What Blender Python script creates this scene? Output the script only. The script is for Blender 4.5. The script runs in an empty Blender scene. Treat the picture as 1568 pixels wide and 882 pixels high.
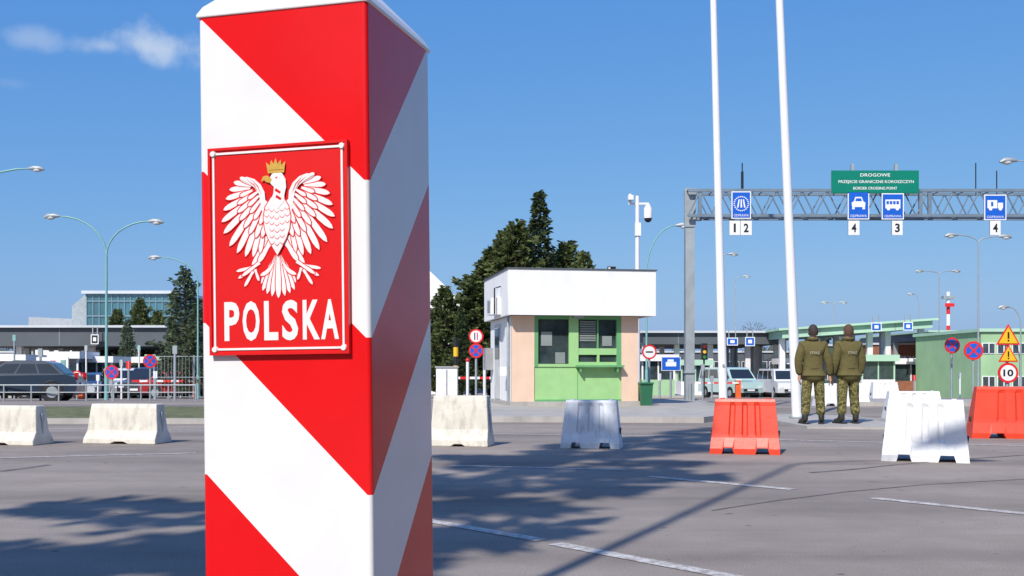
import bpy, bmesh, math, random
from mathutils import Vector, Matrix
random.seed(7)
scene=bpy.context.scene
# ------------------------------------------------------------------ survey helpers
F=1681.0; CX=784.0; HY=566.0; CH=1.0     # focal length (px), image centre, horizon row, eye height (m)
def gz(y):                                # terrain: level forecourt, then a gentle fall to the terminal
    if y<34: return 0.0
    if y<80: return -(y-34)/46.0
    return -1.0
def PX(u,d): return (u-CX)/F*d
def PZ(v,d): return CH+(HY-v)/F*d
def G(u,v):
    d=F*CH/(v-HY); return (PX(u,d),d)
# ------------------------------------------------------------------ materials
M={}
def mat(name,col,rough=0.6,metal=0.0,var=0.12,scale=3.0,bump=0.0,bscale=40.0,coat=0.0,grime=0.0,spec=0.5,transl=0.0):
    if name in M: return M[name]
    m=bpy.data.materials.new(name); m.use_nodes=True
    nt=m.node_tree; N=nt.nodes; L=nt.links
    b=N['Principled BSDF']
    b.inputs['Roughness'].default_value=rough; b.inputs['Metallic'].default_value=metal
    b.inputs['Coat Weight'].default_value=coat; b.inputs['Coat Roughness'].default_value=0.06
    b.inputs['Specular IOR Level'].default_value=spec
    tc=N.new('ShaderNodeTexCoord')
    n=N.new('ShaderNodeTexNoise'); n.inputs['Scale'].default_value=scale; n.inputs['Detail'].default_value=6
    L.new(tc.outputs['Object'],n.inputs['Vector'])
    mr=N.new('ShaderNodeMapRange'); mr.inputs[1].default_value=0.3; mr.inputs[2].default_value=0.7
    mr.inputs[3].default_value=1-var; mr.inputs[4].default_value=1+var*0.6
    L.new(n.outputs['Fac'],mr.inputs[0])
    mx=N.new('ShaderNodeVectorMath'); mx.operation='SCALE'; mx.inputs[0].default_value=col[:3]
    L.new(mr.outputs[0],mx.inputs['Scale'])
    out=mx.outputs[0]
    if grime>0:
        n2=N.new('ShaderNodeTexNoise'); n2.inputs['Scale'].default_value=scale*2.3; n2.inputs['Detail'].default_value=10; n2.inputs['Roughness'].default_value=0.7
        mp=N.new('ShaderNodeMapping'); mp.inputs['Scale'].default_value=(1,1,0.35)
        L.new(tc.outputs['Object'],mp.inputs[0]); L.new(mp.outputs[0],n2.inputs['Vector'])
        r=N.new('ShaderNodeMapRange'); r.inputs[1].default_value=0.48; r.inputs[2].default_value=0.75; r.inputs[3].default_value=0; r.inputs[4].default_value=grime
        L.new(n2.outputs['Fac'],r.inputs[0])
        mm=N.new('ShaderNodeMix'); mm.data_type='RGBA'; mm.inputs[7].default_value=(0.10,0.085,0.065,1)
        L.new(r.outputs[0],mm.inputs[0]); L.new(out,mm.inputs[6]); out=mm.outputs[2]
    L.new(out,b.inputs['Base Color'])
    if bump>0:
        nb=N.new('ShaderNodeTexNoise'); nb.inputs['Scale'].default_value=bscale; nb.inputs['Detail'].default_value=5
        L.new(tc.outputs['Object'],nb.inputs['Vector'])
        bp=N.new('ShaderNodeBump'); bp.inputs['Strength'].default_value=bump; bp.inputs['Distance'].default_value=0.01
        L.new(nb.outputs['Fac'],bp.inputs['Height']); L.new(bp.outputs[0],b.inputs['Normal'])
    M[name]=m; return m
white_paint=mat('white_paint',(0.8,0.8,0.8),0.35,var=0.04)
white_wall=mat('white_render',(0.82,0.82,0.81),0.8,var=0.05,grime=0.07,scale=1.2)
red_enamel=mat('red_enamel',(0.70,0.010,0.010),0.3,var=0.05,coat=0.1)
white_enamel=mat('white_enamel',(0.8,0.77,0.76),0.4,var=0.05,scale=30)
gold=mat('gold_enamel',(0.60,0.36,0.06),0.4,var=0.15,scale=60)
conc=mat('concrete_cream',(0.70,0.66,0.57),0.9,var=0.14,grime=0.5,bump=0.5,scale=4)
plast_w=mat('white_plastic',(0.80,0.80,0.81),0.42,var=0.08,grime=0.25,scale=5,bump=0.15,bscale=25)
plast_shade=mat('shaded_white_plastic',(0.76,0.79,0.83),0.5,var=0.12,grime=0.45,scale=5)  # white barrier plastic with grime; tree shade is put into its grey-blue colour
plast_r=mat('red_plastic',(0.80,0.055,0.02),0.42,var=0.14,grime=0.25,scale=5,bump=0.15,bscale=25)
plast_o=mat('orange_plastic',(0.80,0.12,0.02),0.45)
dark=mat('dark_rubber',(0.02,0.02,0.022),0.7)
black=mat('black_paint',(0.015,0.015,0.018),0.4)
galv=mat('galvanised_steel',(0.36,0.40,0.42),0.5,metal=0.3,var=0.15)
bluegrey=mat('bluegrey_steel',(0.17,0.23,0.29),0.55,metal=0.1,var=0.15,grime=0.2)
teal=mat('teal_painted_steel',(0.20,0.42,0.40),0.5,var=0.12)
glass=mat('window_glass',(0.045,0.065,0.07),0.06,var=0.5,scale=2.5,spec=1.0,coat=.5)
tealglass=mat('teal_glass',(0.05,0.16,0.20),0.1,var=0.3,scale=0.3,spec=0.8)
green=mat('green_cladding',(0.33,0.58,0.24),0.6,var=0.07,grime=0.08)
dgreen=mat('dark_green_frame',(0.13,0.36,0.15),0.5,var=0.08)
peach=mat('peach_render',(0.78,0.56,0.42),0.85,var=0.06,scale=2,grime=0.08)
blue_s=mat('sign_blue',(0.01,0.11,0.55),0.35,var=0.04)
green_s=mat('sign_green',(0.0,0.20,0.13),0.35,var=0.04)
red_s=mat('sign_red',(0.70,0.02,0.02),0.35,var=0.03)
yellow_s=mat('sign_yellow',(0.85,0.48,0.02),0.4,var=0.03)
white_s=mat('sign_white',(0.8,0.8,0.8),0.4,var=0.03)
signback=mat('sign_back',(0.35,0.36,0.37),0.5,metal=0.3)
greymetal=mat('grey_fascia',(0.09,0.105,0.12),0.6,var=0.15,scale=0.5)
lightmetal=mat('light_metal_roof',(0.55,0.58,0.61),0.5,var=0.1,scale=0.4)
mint=mat('mint_roof',(0.42,0.64,0.48),0.6,var=0.08,scale=0.4)
mintwall=mat('mint_wall',(0.34,0.54,0.30),0.8,var=0.10,scale=0.8,grime=0.1)
brick=mat('brown_brick',(0.30,0.12,0.07),0.9,var=0.25,scale=3)
bark=mat('bark',(0.07,0.05,0.035),0.95,var=0.3,scale=6)
kerb=mat('kerb_concrete',(0.42,0.40,0.37),0.9,var=0.15,grime=0.3,scale=2)
lens=mat('lamp_lens',(0.6,0.61,0.6),0.3)
skin=mat('skin',(0.50,0.28,0.19),0.55,var=0.06,scale=20)
hair=mat('hair',(0.045,0.033,0.028),0.8,var=0.4,scale=60)
boot=mat('boot_leather',(0.03,0.028,0.02),0.5)
carglass=mat('car_glass',(0.02,0.025,0.03),0.08,spec=1.0)
def carpaint(n,c): return mat('car_paint_'+n,c,0.3,var=0.03,coat=0.8)
lightm=mat('headlamp',(0.7,0.7,0.7),0.15)
taill=mat('tail_lamp',(0.5,0.01,0.01),0.2)
def foliage(name,c1,c2,sc=1.3,tl=0.35):
    m=bpy.data.materials.new(name); m.use_nodes=True; nt=m.node_tree; N=nt.nodes; L=nt.links
    b=N['Principled BSDF']; b.inputs['Roughness'].default_value=0.7; b.inputs['Specular IOR Level'].default_value=0.25
    tc=N.new('ShaderNodeTexCoord'); n=N.new('ShaderNodeTexNoise'); n.inputs['Scale'].default_value=sc; n.inputs['Detail'].default_value=8; n.inputs['Roughness'].default_value=0.7
    L.new(tc.outputs['Object'],n.inputs['Vector'])
    r=N.new('ShaderNodeValToRGB'); r.color_ramp.elements[0].position=0.36; r.color_ramp.elements[1].position=0.62
    r.color_ramp.elements[0].color=(*c1,1); r.color_ramp.elements[1].color=(*c2,1)
    L.new(n.outputs['Fac'],r.inputs[0]); L.new(r.outputs[0],b.inputs['Base Color'])
    tr=N.new('ShaderNodeBsdfTranslucent'); L.new(r.outputs[0],tr.inputs[0]); ms=N.new('ShaderNodeMixShader'); ms.inputs[0].default_value=tl
    L.new(b.outputs[0],ms.inputs[1]); L.new(tr.outputs[0],ms.inputs[2]); L.new(ms.outputs[0],N['Material Output'].inputs[0])
    return m
needles=foliage('needles',(0.045,0.065,0.022),(0.20,0.235,0.085))
needles_d=foliage('needles_dark',(0.035,0.055,0.024),(0.11,0.15,0.06))
needles2=foliage('needles_blueish',(0.05,0.08,0.045),(0.17,0.22,0.12))
darkleaf=foliage('blocker_leaves',(0.02,0.03,0.015),(0.05,0.065,0.03),.6,.1)
def camo(name,cols,scale,bmp):
    m=bpy.data.materials.new(name); m.use_nodes=True; nt=m.node_tree; N=nt.nodes; L=nt.links
    b=N['Principled BSDF']; b.inputs['Roughness'].default_value=0.9; b.inputs['Specular IOR Level'].default_value=0.2
    tc=N.new('ShaderNodeTexCoord'); n=N.new('ShaderNodeTexNoise'); n.inputs['Scale'].default_value=scale; n.inputs['Detail'].default_value=3
    L.new(tc.outputs['Object'],n.inputs['Vector'])
    r=N.new('ShaderNodeValToRGB'); cr=r.color_ramp; cr.interpolation='CONSTANT'
    cr.elements[0].position=0; cr.elements[0].color=(*cols[0],1)
    cr.elements[1].position=0.45; cr.elements[1].color=(*cols[1],1)
    e=cr.elements.new(0.53); e.color=(*cols[2],1)
    L.new(n.outputs['Fac'],r.inputs[0]); L.new(r.outputs[0],b.inputs['Base Color'])
    nb=N.new('ShaderNodeTexNoise'); nb.inputs['Scale'].default_value=9; L.new(tc.outputs['Object'],nb.inputs['Vector'])
    bp=N.new('ShaderNodeBump'); bp.inputs['Strength'].default_value=bmp; bp.inputs['Distance'].default_value=0.03
    L.new(nb.outputs['Fac'],bp.inputs['Height']); L.new(bp.outputs[0],b.inputs['Normal'])
    return m
camo_t=camo('camouflage_trousers',[(0.06,0.06,0.02),(0.24,0.21,0.085),(0.11,0.10,0.035)],13,.8)
camo_j=camo('olive_jacket_cloth',[(0.120,0.102,0.040),(0.128,0.108,0.043),(0.123,0.104,0.041)],5,.7)
# ------------------------------------------------------------------ mesh builder
class B:
    def __init__(s): s.v=[]; s.f=[]; s.m=[]; s.sm=[]; s.mats=[]
    def mi(s,m):
        if m not in s.mats: s.mats.append(m)
        return s.mats.index(m)
    def add(s,vs,fs,m,smooth=False,T=None):
        o=len(s.v); k=s.mi(m)
        for p in vs:
            p=Vector(p); s.v.append(tuple(T@p) if T else tuple(p))
        for f in fs: s.f.append(tuple(i+o for i in f)); s.m.append(k); s.sm.append(smooth)
    def box(s,x0,x1,y0,y1,z0,z1,m,T=None):
        vs=[(x0,y0,z0),(x1,y0,z0),(x1,y1,z0),(x0,y1,z0),(x0,y0,z1),(x1,y0,z1),(x1,y1,z1),(x0,y1,z1)]
        s.add(vs,[(0,3,2,1),(4,5,6,7),(0,1,5,4),(1,2,6,5),(2,3,7,6),(3,0,4,7)],m,T=T)
    def tube(s,pts,rs,m,n=12,cap=True,T=None,smooth=True):
        pts=[Vector(p) for p in pts]
        if not isinstance(rs,(list,tuple)): rs=[rs]*len(pts)
        vs=[];fs=[]
        up=None
        for i,p in enumerate(pts):
            a=pts[max(0,i-1)]; b=pts[min(len(pts)-1,i+1)]
            t=(b-a).normalized()
            ref=Vector((0,0,1)) if abs(t.z)<0.9 else Vector((0,1,0))
            if up is None: u=t.cross(ref).normalized()
            else: u=(up-t*up.dot(t)).normalized()
            up=u; w=t.cross(u)
            for k in range(n):
                an=2*math.pi*k/n; vs.append(p+(u*math.cos(an)+w*math.sin(an))*rs[i])
        for i in range(len(pts)-1):
            for k in range(n):
                fs.append((i*n+k,i*n+(k+1)%n,(i+1)*n+(k+1)%n,(i+1)*n+k))
        s.add(vs,fs,m,smooth,T)
        if cap:
            s.add(vs[:n],[tuple(range(n))[::-1]],m,False,T); s.add(vs[-n:],[tuple(range(n))],m,False,T)
    def prism(s,poly,y0,y1,m,T=None,msides=None):
        n=len(poly)
        vs=[(x,y0,z) for x,z in poly]+[(x,y1,z) for x,z in poly]
        s.add(vs,[tuple(range(n)),tuple(range(2*n-1,n-1,-1))],m,T=T)
        s.add(vs,[(i,(i+1)%n,n+(i+1)%n,n+i) for i in range(n)],msides or m,T=T)
    def disc(s,cx,y,cz,r,m,n=28,T=None):
        s.add([(cx+r*math.cos(2*math.pi*k/n),y,cz+r*math.sin(2*math.pi*k/n)) for k in range(n)],[tuple(range(n))],m,T=T)
    def sphere(s,c,r,m,T=None,nu=12,nv=8):
        if not isinstance(r,(tuple,list)): r=(r,r,r)
        vs=[];fs=[]
        for j in range(nv+1):
            th=math.pi*j/nv
            for i in range(nu):
                ph=2*math.pi*i/nu
                vs.append((c[0]+r[0]*math.sin(th)*math.cos(ph),c[1]+r[1]*math.sin(th)*math.sin(ph),c[2]+r[2]*math.cos(th)))
        for j in range(nv):
            for i in range(nu): fs.append((j*nu+i,(j+1)*nu+i,(j+1)*nu+(i+1)%nu,j*nu+(i+1)%nu))
        s.add(vs,fs,m,True,T)
    def text(s,st,x0,x1,z0,z1,y,m,T=None,off=0.0,keep=False):
        cu=bpy.data.curves.new('t','FONT'); cu.body=st; cu.offset=off; cu.resolution_u=3
        ob=bpy.data.objects.new('t',cu); scene.collection.objects.link(ob)
        bpy.context.view_layer.update()
        me=bpy.data.meshes.new_from_object(ob.evaluated_get(bpy.context.evaluated_depsgraph_get()))
        vs=[v.co.copy() for v in me.vertices]; fs=[tuple(p.vertices) for p in me.polygons]
        bpy.data.objects.remove(ob); bpy.data.curves.remove(cu); bpy.data.meshes.remove(me)
        if not vs: return
        ax=min(v.x for v in vs); bx=max(v.x for v in vs); az=min(v.y for v in vs); bz=max(v.y for v in vs)
        out=[(x0+(v.x-ax)/(bx-ax+1e-6)*(x1-x0),y,z0+(v.y-az)/(bz-az+1e-6)*(z1-z0)) for v in vs]
        s.add(out,fs,m,T=T)
    def obj(s,name,loc=(0,0,0),rot=(0,0,0),bevel=0,scale=(1,1,1)):
        me=bpy.data.meshes.new(name); me.from_pydata(s.v,[],s.f)
        for m in s.mats: me.materials.append(m)
        me.polygons.foreach_set('material_index',s.m); me.polygons.foreach_set('use_smooth',s.sm)
        me.update()
        o=bpy.data.objects.new(name,me); scene.collection.objects.link(o)
        o.location=loc; o.rotation_euler=rot; o.scale=scale
        if bevel:
            b=o.modifiers.new('bevel','BEVEL'); b.width=bevel; b.segments=2; b.limit_method='ANGLE'; b.angle_limit=math.radians(40)
            w=o.modifiers.new('weld','WELD'); w.merge_threshold=0.0005
            o.modifiers.move(1,0)
        return o
def inst(o,loc,rot=(0,0,0),scale=(1,1,1)):
    c=bpy.data.objects.new(o.name.split('.')[0],o.data); scene.collection.objects.link(c)
    c.location=loc; c.rotation_euler=rot; c.scale=scale; return c
# ------------------------------------------------------------------ camera
cam=bpy.data.cameras.new('camera'); co=bpy.data.objects.new('camera',cam); scene.collection.objects.link(co)
co.location=(0,0,CH); co.rotation_euler=(math.radians(90),0,0)
cam.sensor_width=36; cam.lens=36*F/1568; cam.shift_y=125/1568.; cam.clip_end=6000; cam.clip_start=0.05
scene.camera=co
scene.view_settings.view_transform='Standard'; scene.view_settings.look='None'; scene.view_settings.exposure=0
# ------------------------------------------------------------------ sun + sky
EL=math.radians(42); AZ=math.radians(24)
D=Vector((math.sin(AZ)*math.cos(EL),math.cos(AZ)*math.cos(EL),-math.sin(EL)))
sl=bpy.data.lights.new('sun','SUN'); sl.energy=4.7; sl.angle=math.radians(0.5); sl.color=(1,0.95,0.88)
so=bpy.data.objects.new('sun',sl); scene.collection.objects.link(so); so.rotation_euler=D.to_track_quat('-Z','Y').to_euler(); so.location=(-10,-20,30)
w=bpy.data.worlds.new('World'); scene.world=w; w.use_nodes=True; nt=w.node_tree; N=nt.nodes; L=nt.links
for n in list(N): N.remove(n)
out=N.new('ShaderNodeOutputWorld'); bg=N.new('ShaderNodeBackground'); sky=N.new('ShaderNodeTexSky')
sky.sky_type='NISHITA'; sky.sun_disc=False; sky.sun_elevation=EL; sky.sun_rotation=AZ+math.pi
sky.air_density=1.0; sky.dust_density=1.3; sky.ozone_density=3.0; sky.altitude=100
bg.inputs['Strength'].default_value=0.10
# colour response of the sky (saturated spring blue)
sp=N.new('ShaderNodeSeparateColor'); cb=N.new('ShaderNodeCombineColor'); L.new(sky.outputs[0],sp.inputs[0])
for ch,(cf,pw) in enumerate([(0.66,0.98),(0.70,0.62),(0.87,0.24)]):
    p=N.new('ShaderNodeMath'); p.operation='POWER'; p.inputs[1].default_value=pw; L.new(sp.outputs[ch],p.inputs[0])
    q=N.new('ShaderNodeMath'); q.operation='MULTIPLY'; q.inputs[1].default_value=cf*10**(1-pw); L.new(p.outputs[0],q.inputs[0]); L.new(q.outputs[0],cb.inputs[ch])
L.new(cb.outputs[0],bg.inputs[0])
tc=N.new('ShaderNodeTexCoord')
bgc=N.new('ShaderNodeBackground'); bgc.inputs[0].default_value=(0.60,0.70,0.86,1); bgc.inputs[1].default_value=1.0
nz=N.new('ShaderNodeTexNoise'); nz.inputs['Scale'].default_value=22; nz.inputs['Detail'].default_value=9; nz.inputs['Roughness'].default_value=0.55
L.new(tc.outputs['Generated'],nz.inputs['Vector'])
prev=None
for (u,v,sx,sz,amp) in [(250,74,0.060,0.019,0.8),(160,70,0.030,0.009,0.5),(50,60,0.024,0.011,0.35),(20,128,0.02,0.006,0.12),(-420,60,0.12,0.03,0.8),(2300,120,0.15,0.03,0.7)]:
    c=Vector(((u-CX)/F,1,(HY-v)/F)).normalized()
    sub=N.new('ShaderNodeVectorMath'); sub.operation='SUBTRACT'; sub.inputs[1].default_value=c; L.new(tc.outputs['Generated'],sub.inputs[0])
    mu=N.new('ShaderNodeVectorMath'); mu.operation='MULTIPLY'; mu.inputs[1].default_value=(1/sx,1/sx,1/sz); L.new(sub.outputs[0],mu.inputs[0])
    ln=N.new('ShaderNodeVectorMath'); ln.operation='LENGTH'; L.new(mu.outputs[0],ln.inputs[0])
    a=N.new('ShaderNodeMath'); a.operation='MULTIPLY_ADD'; a.inputs[1].default_value=2.6; L.new(nz.outputs['Fac'],a.inputs[0]); a.inputs[2].default_value=-0.3
    b=N.new('ShaderNodeMath'); b.operation='SUBTRACT'; L.new(a.outputs[0],b.inputs[0]); L.new(ln.outputs['Value'],b.inputs[1])
    r=N.new('ShaderNodeMapRange'); r.interpolation_type='SMOOTHSTEP'; r.inputs[1].default_value=0.0; r.inputs[2].default_value=1.1; r.inputs[4].default_value=amp; L.new(b.outputs[0],r.inputs[0])
    if prev is None: prev=r.outputs[0]
    else:
        mxx=N.new('ShaderNodeMath'); mxx.operation='MAXIMUM'; L.new(prev,mxx.inputs[0]); L.new(r.outputs[0],mxx.inputs[1]); prev=mxx.outputs[0]
ms=N.new('ShaderNodeMixShader'); L.new(prev,ms.inputs[0]); L.new(bg.outputs[0],ms.inputs[1]); L.new(bgc.outputs[0],ms.inputs[2]); L.new(ms.outputs[0],out.inputs[0])
# ------------------------------------------------------------------ ground
def asphalt():
    m=bpy.data.materials.new('asphalt'); m.use_nodes=True; nt=m.node_tree; N=nt.nodes; L=nt.links
    b=N['Principled BSDF']; b.inputs['Roughness'].default_value=0.9; b.inputs['Specular IOR Level'].default_value=0.2
    tc=N.new('ShaderNodeTexCoord')
    def noise(s,d,mp=None,ro=0.55):
        n=N.new('ShaderNodeTexNoise'); n.inputs['Scale'].default_value=s; n.inputs['Detail'].default_value=d; n.inputs['Roughness'].default_value=ro
        if mp:
            mm=N.new('ShaderNodeMapping'); mm.inputs['Scale'].default_value=mp[0]; mm.inputs['Rotation'].default_value=mp[1]; L.new(tc.outputs['Object'],mm.inputs[0]); L.new(mm.outputs[0],n.inputs['Vector'])
        else: L.new(tc.outputs['Object'],n.inputs['Vector'])
        return n.outputs['Fac']
    def mr(x,a,b_,c,d):
        r=N.new('ShaderNodeMapRange'); r.inputs[1].default_value=a; r.inputs[2].default_value=b_; r.inputs[3].default_value=c; r.inputs[4].default_value=d; L.new(x,r.inputs[0]); return r.outputs[0]
    def mul(a,b_):
        x=N.new('ShaderNodeMath'); x.operation='MULTIPLY'; L.new(a,x.inputs[0]); L.new(b_,x.inputs[1]); return x.outputs[0]
    f=mr(noise(0.35,4),0.3,0.7,0.82,1.12)
    f=mul(f,mr(noise(2.2,8,None,0.7),0.3,0.7,0.90,1.08))
    f=mul(f,mr(noise(110,3,None,0.8),0.3,0.7,0.58,1.38))
    f=mul(f,mr(noise(0.5,6,((0.18,1.6,1),(0,0,0.06))),0.42,0.68,1.05,0.72))
    f=mul(f,mr(noise(0.9,8,((0.25,2.5,1),(0,0,-0.35)),0.75),0.60,0.70,1.0,0.80))
    f=mul(f,mr(noise(7,3,((1,1,1),(0,0,0)),0.4),0.70,0.74,1.0,0.62))
    sc=N.new('ShaderNodeVectorMath'); sc.operation='SCALE'; sc.inputs[0].default_value=(0.315,0.268,0.232); L.new(f,sc.inputs['Scale']); L.new(sc.outputs[0],b.inputs['Base Color'])
    bp=N.new('ShaderNodeBump'); bp.inputs['Strength'].default_value=0.4; bp.inputs['Distance'].default_value=0.006
    L.new(noise(220,3),bp.inputs['Height']); L.new(bp.outputs[0],b.inputs['Normal'])
    return m
asph=asphalt()
g=B()
ys=[-400,34,80,4000]; zs=[0,0,-1,-1]
vs=[];fs=[]
for y,z in zip(ys,zs): vs+=[(-4000,y,z),(4000,y,z)]
for i in range(3): fs.append((2*i,2*i+1,2*i+3,2*i+2))
g.add(vs,fs,asph); g.obj('ground')
def worn_paint():
    m=bpy.data.materials.new('worn_road_paint'); m.use_nodes=True; nt=m.node_tree; N=nt.nodes; L=nt.links
    b=N['Principled BSDF']; b.inputs['Roughness'].default_value=0.8
    tc=N.new('ShaderNodeTexCoord'); n=N.new('ShaderNodeTexNoise'); n.inputs['Scale'].default_value=14; n.inputs['Detail'].default_value=10; n.inputs['Roughness'].default_value=0.8
    L.new(tc.outputs['Object'],n.inputs['Vector'])
    r=N.new('ShaderNodeValToRGB'); r.color_ramp.elements[0].position=0.44; r.color_ramp.elements[1].position=0.56
    r.color_ramp.elements[0].color=(0.33,0.29,0.26,1); r.color_ramp.elements[1].color=(0.62,0.59,0.55,1)
    L.new(n.outputs['Fac'],r.inputs[0]); L.new(r.outputs[0],b.inputs['Base Color']); return m
wp=worn_paint()
mk=B()
def stripe(u0,v0,u1,v1,w_,ext0=0,ext1=0,z=0.004):
    a=Vector(G(u0,v0)); b=Vector(G(u1,v1)); d=(b-a).normalized(); a=a-d*ext0; b=b+d*ext1; n=Vector((-d.y,d.x))*w_/2
    mk.add([(a.x-n.x,a.y-n.y,z),(b.x-n.x,b.y-n.y,z),(b.x+n.x,b.y+n.y,z),(a.x+n.x,a.y+n.y,z)],[(0,1,2,3)],wp)
stripe(995,730,1215,750,0.12)
stripe(1335,763,1568,787,0.12,0,1.0)
stripe(670,800,830,828,0.11,1.2,0); stripe(850,833,1110,882,0.11,0,1.0)
stripe(690,713,960,720,0.10,0,0)
stripe(60,700,300,694,0.10,3,0)
stripe(1130,672,1370,678,0.12,0,6)
stripe(700,664,1040,668,0.12,12,0)
mk.obj('road_marking')
tar=mat('tar_seam',(0.15,0.135,0.125),0.85,var=0.4,scale=6)
mk=B()
def seam(pts,w_):
    P=[Vector(G(*p)) for p in pts]
    for i in range(len(P)-1):
        a,b=P[i],P[i+1]; d=(b-a).normalized(); n=Vector((-d.y,d.x))*w_/2
        mk.add([(a.x-n.x,a.y-n.y,0.003),(b.x-n.x,b.y-n.y,0.003),(b.x+n.x,b.y+n.y,0.003),(a.x+n.x,a.y+n.y,0.003)],[(0,1,2,3)],tar)
seam([(1240,724),(1300,719.5),(1370,712),(1440,706),(1568,697)],0.05)
seam([(0,722),(40,717),(75,712)],0.08)
seam([(1090,782),(1180,768),(1290,754),(1420,742),(1568,734)],0.022)
mk.obj('road_repair_seam')
paving=mat('concrete_paving',(0.42,0.39,0.35),0.9,var=0.15,scale=1.5,grime=0.25,bump=0.4)
grassm=foliage('grass',(0.07,0.09,0.03),(0.22,0.20,0.08),4,0)
def island(name,poly,h,top):
    b=B(); n=len(poly)
    inn=[]
    for i in range(n):
        p=Vector(poly[i]); a=(p-Vector(poly[i-1])).normalized(); d=(Vector(poly[(i+1)%n])-p).normalized()
        nn=(Vector((-a.y,a.x))+Vector((-d.y,d.x))); nn=nn.normalized()/max(0.5,math.cos(a.angle(d)/2)); inn.append(p+nn*0.13)
    vs=[(p[0],p[1],gz(p[1])-0.05) for p in poly]+[(p[0],p[1],gz(p[1])+h) for p in poly]+[(p.x,p.y,gz(p.y)+h) for p in inn]+[(p.x,p.y,gz(p.y)+h-0.006) for p in inn]
    b.add(vs,[(i,(i+1)%n,n+(i+1)%n,n+i) for i in range(n)]+[(n+i,n+(i+1)%n,2*n+(i+1)%n,2*n+i) for i in range(n)],kerb)
    b.add(vs,[tuple(3*n+i for i in range(n))],top)
    return b.obj(name)
island('pavement',[(-0.9,20.9),(3.6,20.6),(4.9,23),(5.6,33.5),(-2.5,33.5)],0.11,paving)
island('pavement',[(5.0,18.6),(6.55,18.2),(7.1,18.8),(7.1,23.4),(6.2,24.2),(5.0,23.6)],0.04,paving)
island('grass_verge',[(-26,20.4),(-2.2,20.2),(-1.9,20.8),(-2.6,27),(-26,27)],0.10,grassm)
island('pavement',[(9.5,30),(24,30),(24,33.5),(9.5,33.5)],0.12,paving)
# ------------------------------------------------------------------ THE POST
S=0.412; TH=math.radians(14.8)
def stripe_mat():
    m=bpy.data.materials.new('striped_gloss_paint'); m.use_nodes=True; nt=m.node_tree; N=nt.nodes; L=nt.links
    b=N['Principled BSDF']; b.inputs['Roughness'].default_value=0.2; b.inputs['Specular IOR Level'].default_value=0.45
    uv=N.new('ShaderNodeUVMap'); uv.uv_map='stripe'
    sp=N.new('ShaderNodeSeparateXYZ'); L.new(uv.outputs[0],sp.inputs[0])
    a=N.new('ShaderNodeMath'); a.operation='SUBTRACT'; L.new(sp.outputs[1],a.inputs[0]); a.inputs[1].default_value=1.4155
    tc=N.new('ShaderNodeTexCoord')
    d=N.new('ShaderNodeMath'); d.operation='DIVIDE'; L.new(a.outputs[0],d.inputs[0]); d.inputs[1].default_value=0.345*2
    fr=N.new('ShaderNodeMath'); fr.operation='FRACT'; L.new(d.outputs[0],fr.inputs[0])
    lt=N.new('ShaderNodeMath'); lt.operation='LESS_THAN'; L.new(fr.outputs[0],lt.inputs[0]); lt.inputs[1].default_value=0.5
    gt=N.new('ShaderNodeMath'); gt.operation='GREATER_THAN'; L.new(a.outputs[0],gt.inputs[0]); gt.inputs[1].default_value=0.0
    mx=N.new('ShaderNodeMath'); mx.operation='MAXIMUM'; L.new(lt.outputs[0],mx.inputs[0]); L.new(gt.outputs[0],mx.inputs[1])
    mc=N.new('ShaderNodeMix'); mc.data_type='RGBA'; mc.inputs[6].default_value=(0.80,0.795,0.79,1); mc.inputs[7].default_value=(0.74,0.008,0.010,1)
    L.new(mx.outputs[0],mc.inputs[0])
    n=N.new('ShaderNodeTexNoise'); n.inputs['Scale'].default_value=5; n.inputs['Detail'].default_value=9; L.new(tc.outputs['Object'],n.inputs['Vector'])
    r=N.new('ShaderNodeMapRange'); r.inputs[1].default_value=0.3; r.inputs[2].default_value=0.7; r.inputs[3].default_value=0.93; r.inputs[4].default_value=1.02; L.new(n.outputs['Fac'],r.inputs[0])
    v=N.new('ShaderNodeTexNoise'); v.inputs['Scale'].default_value=38; v.inputs['Detail'].default_value=4; L.new(tc.outputs['Object'],v.inputs['Vector'])
    r2=N.new('ShaderNodeMapRange'); r2.inputs[1].default_value=0.74; r2.inputs[2].default_value=0.78; r2.inputs[3].default_value=1.0; r2.inputs[4].default_value=0.7; L.new(v.outputs['Fac'],r2.inputs[0])
    m2=N.new('ShaderNodeMath'); m2.operation='MULTIPLY'; L.new(r.outputs[0],m2.inputs[0]); L.new(r2.outputs[0],m2.inputs[1])
    sc=N.new('ShaderNodeVectorMath'); sc.operation='SCALE'; L.new(mc.outputs[2],sc.inputs[0]); L.new(m2.outputs[0],sc.inputs['Scale']); L.new(sc.outputs[0],b.inputs['Base Color'])
    n2=N.new('ShaderNodeTexNoise'); n2.inputs['Scale'].default_value=7; n2.inputs['Detail'].default_value=2; L.new(tc.outputs['Object'],n2.inputs['Vector'])
    bp=N.new('ShaderNodeBump'); bp.inputs['Strength'].default_value=0.12; bp.inputs['Distance'].default_value=0.01; L.new(n2.outputs['Fac'],bp.inputs['Height']); L.new(bp.outputs[0],b.inputs['Normal'])
    return m
smat=stripe_mat()
prof=[]; R=0.010
cs=[(-S+R,R,180),(-R,R,270),(-R,S-R,0),(-S+R,S-R,90)]
offs=[-0.385,0.0,-0.40,0.0]
for i,(cx_,cy_,a0) in enumerate(cs):
    for k in range(9):
        an=math.radians(a0+90*k/8); prof.append((cx_+R*math.cos(an),cy_+R*math.sin(an),offs[i]))
ZT=1.807
post=bpy.data.objects.new('border_post',None); scene.collection.objects.link(post)
me=bpy.data.meshes.new('shaft'); n=len(prof)
vs=[(p[0],p[1],0) for p in prof]+[(p[0],p[1],ZT) for p in prof]
me.from_pydata(vs,[],[(i,(i+1)%n,n+(i+1)%n,n+i) for i in range(n)])
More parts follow.
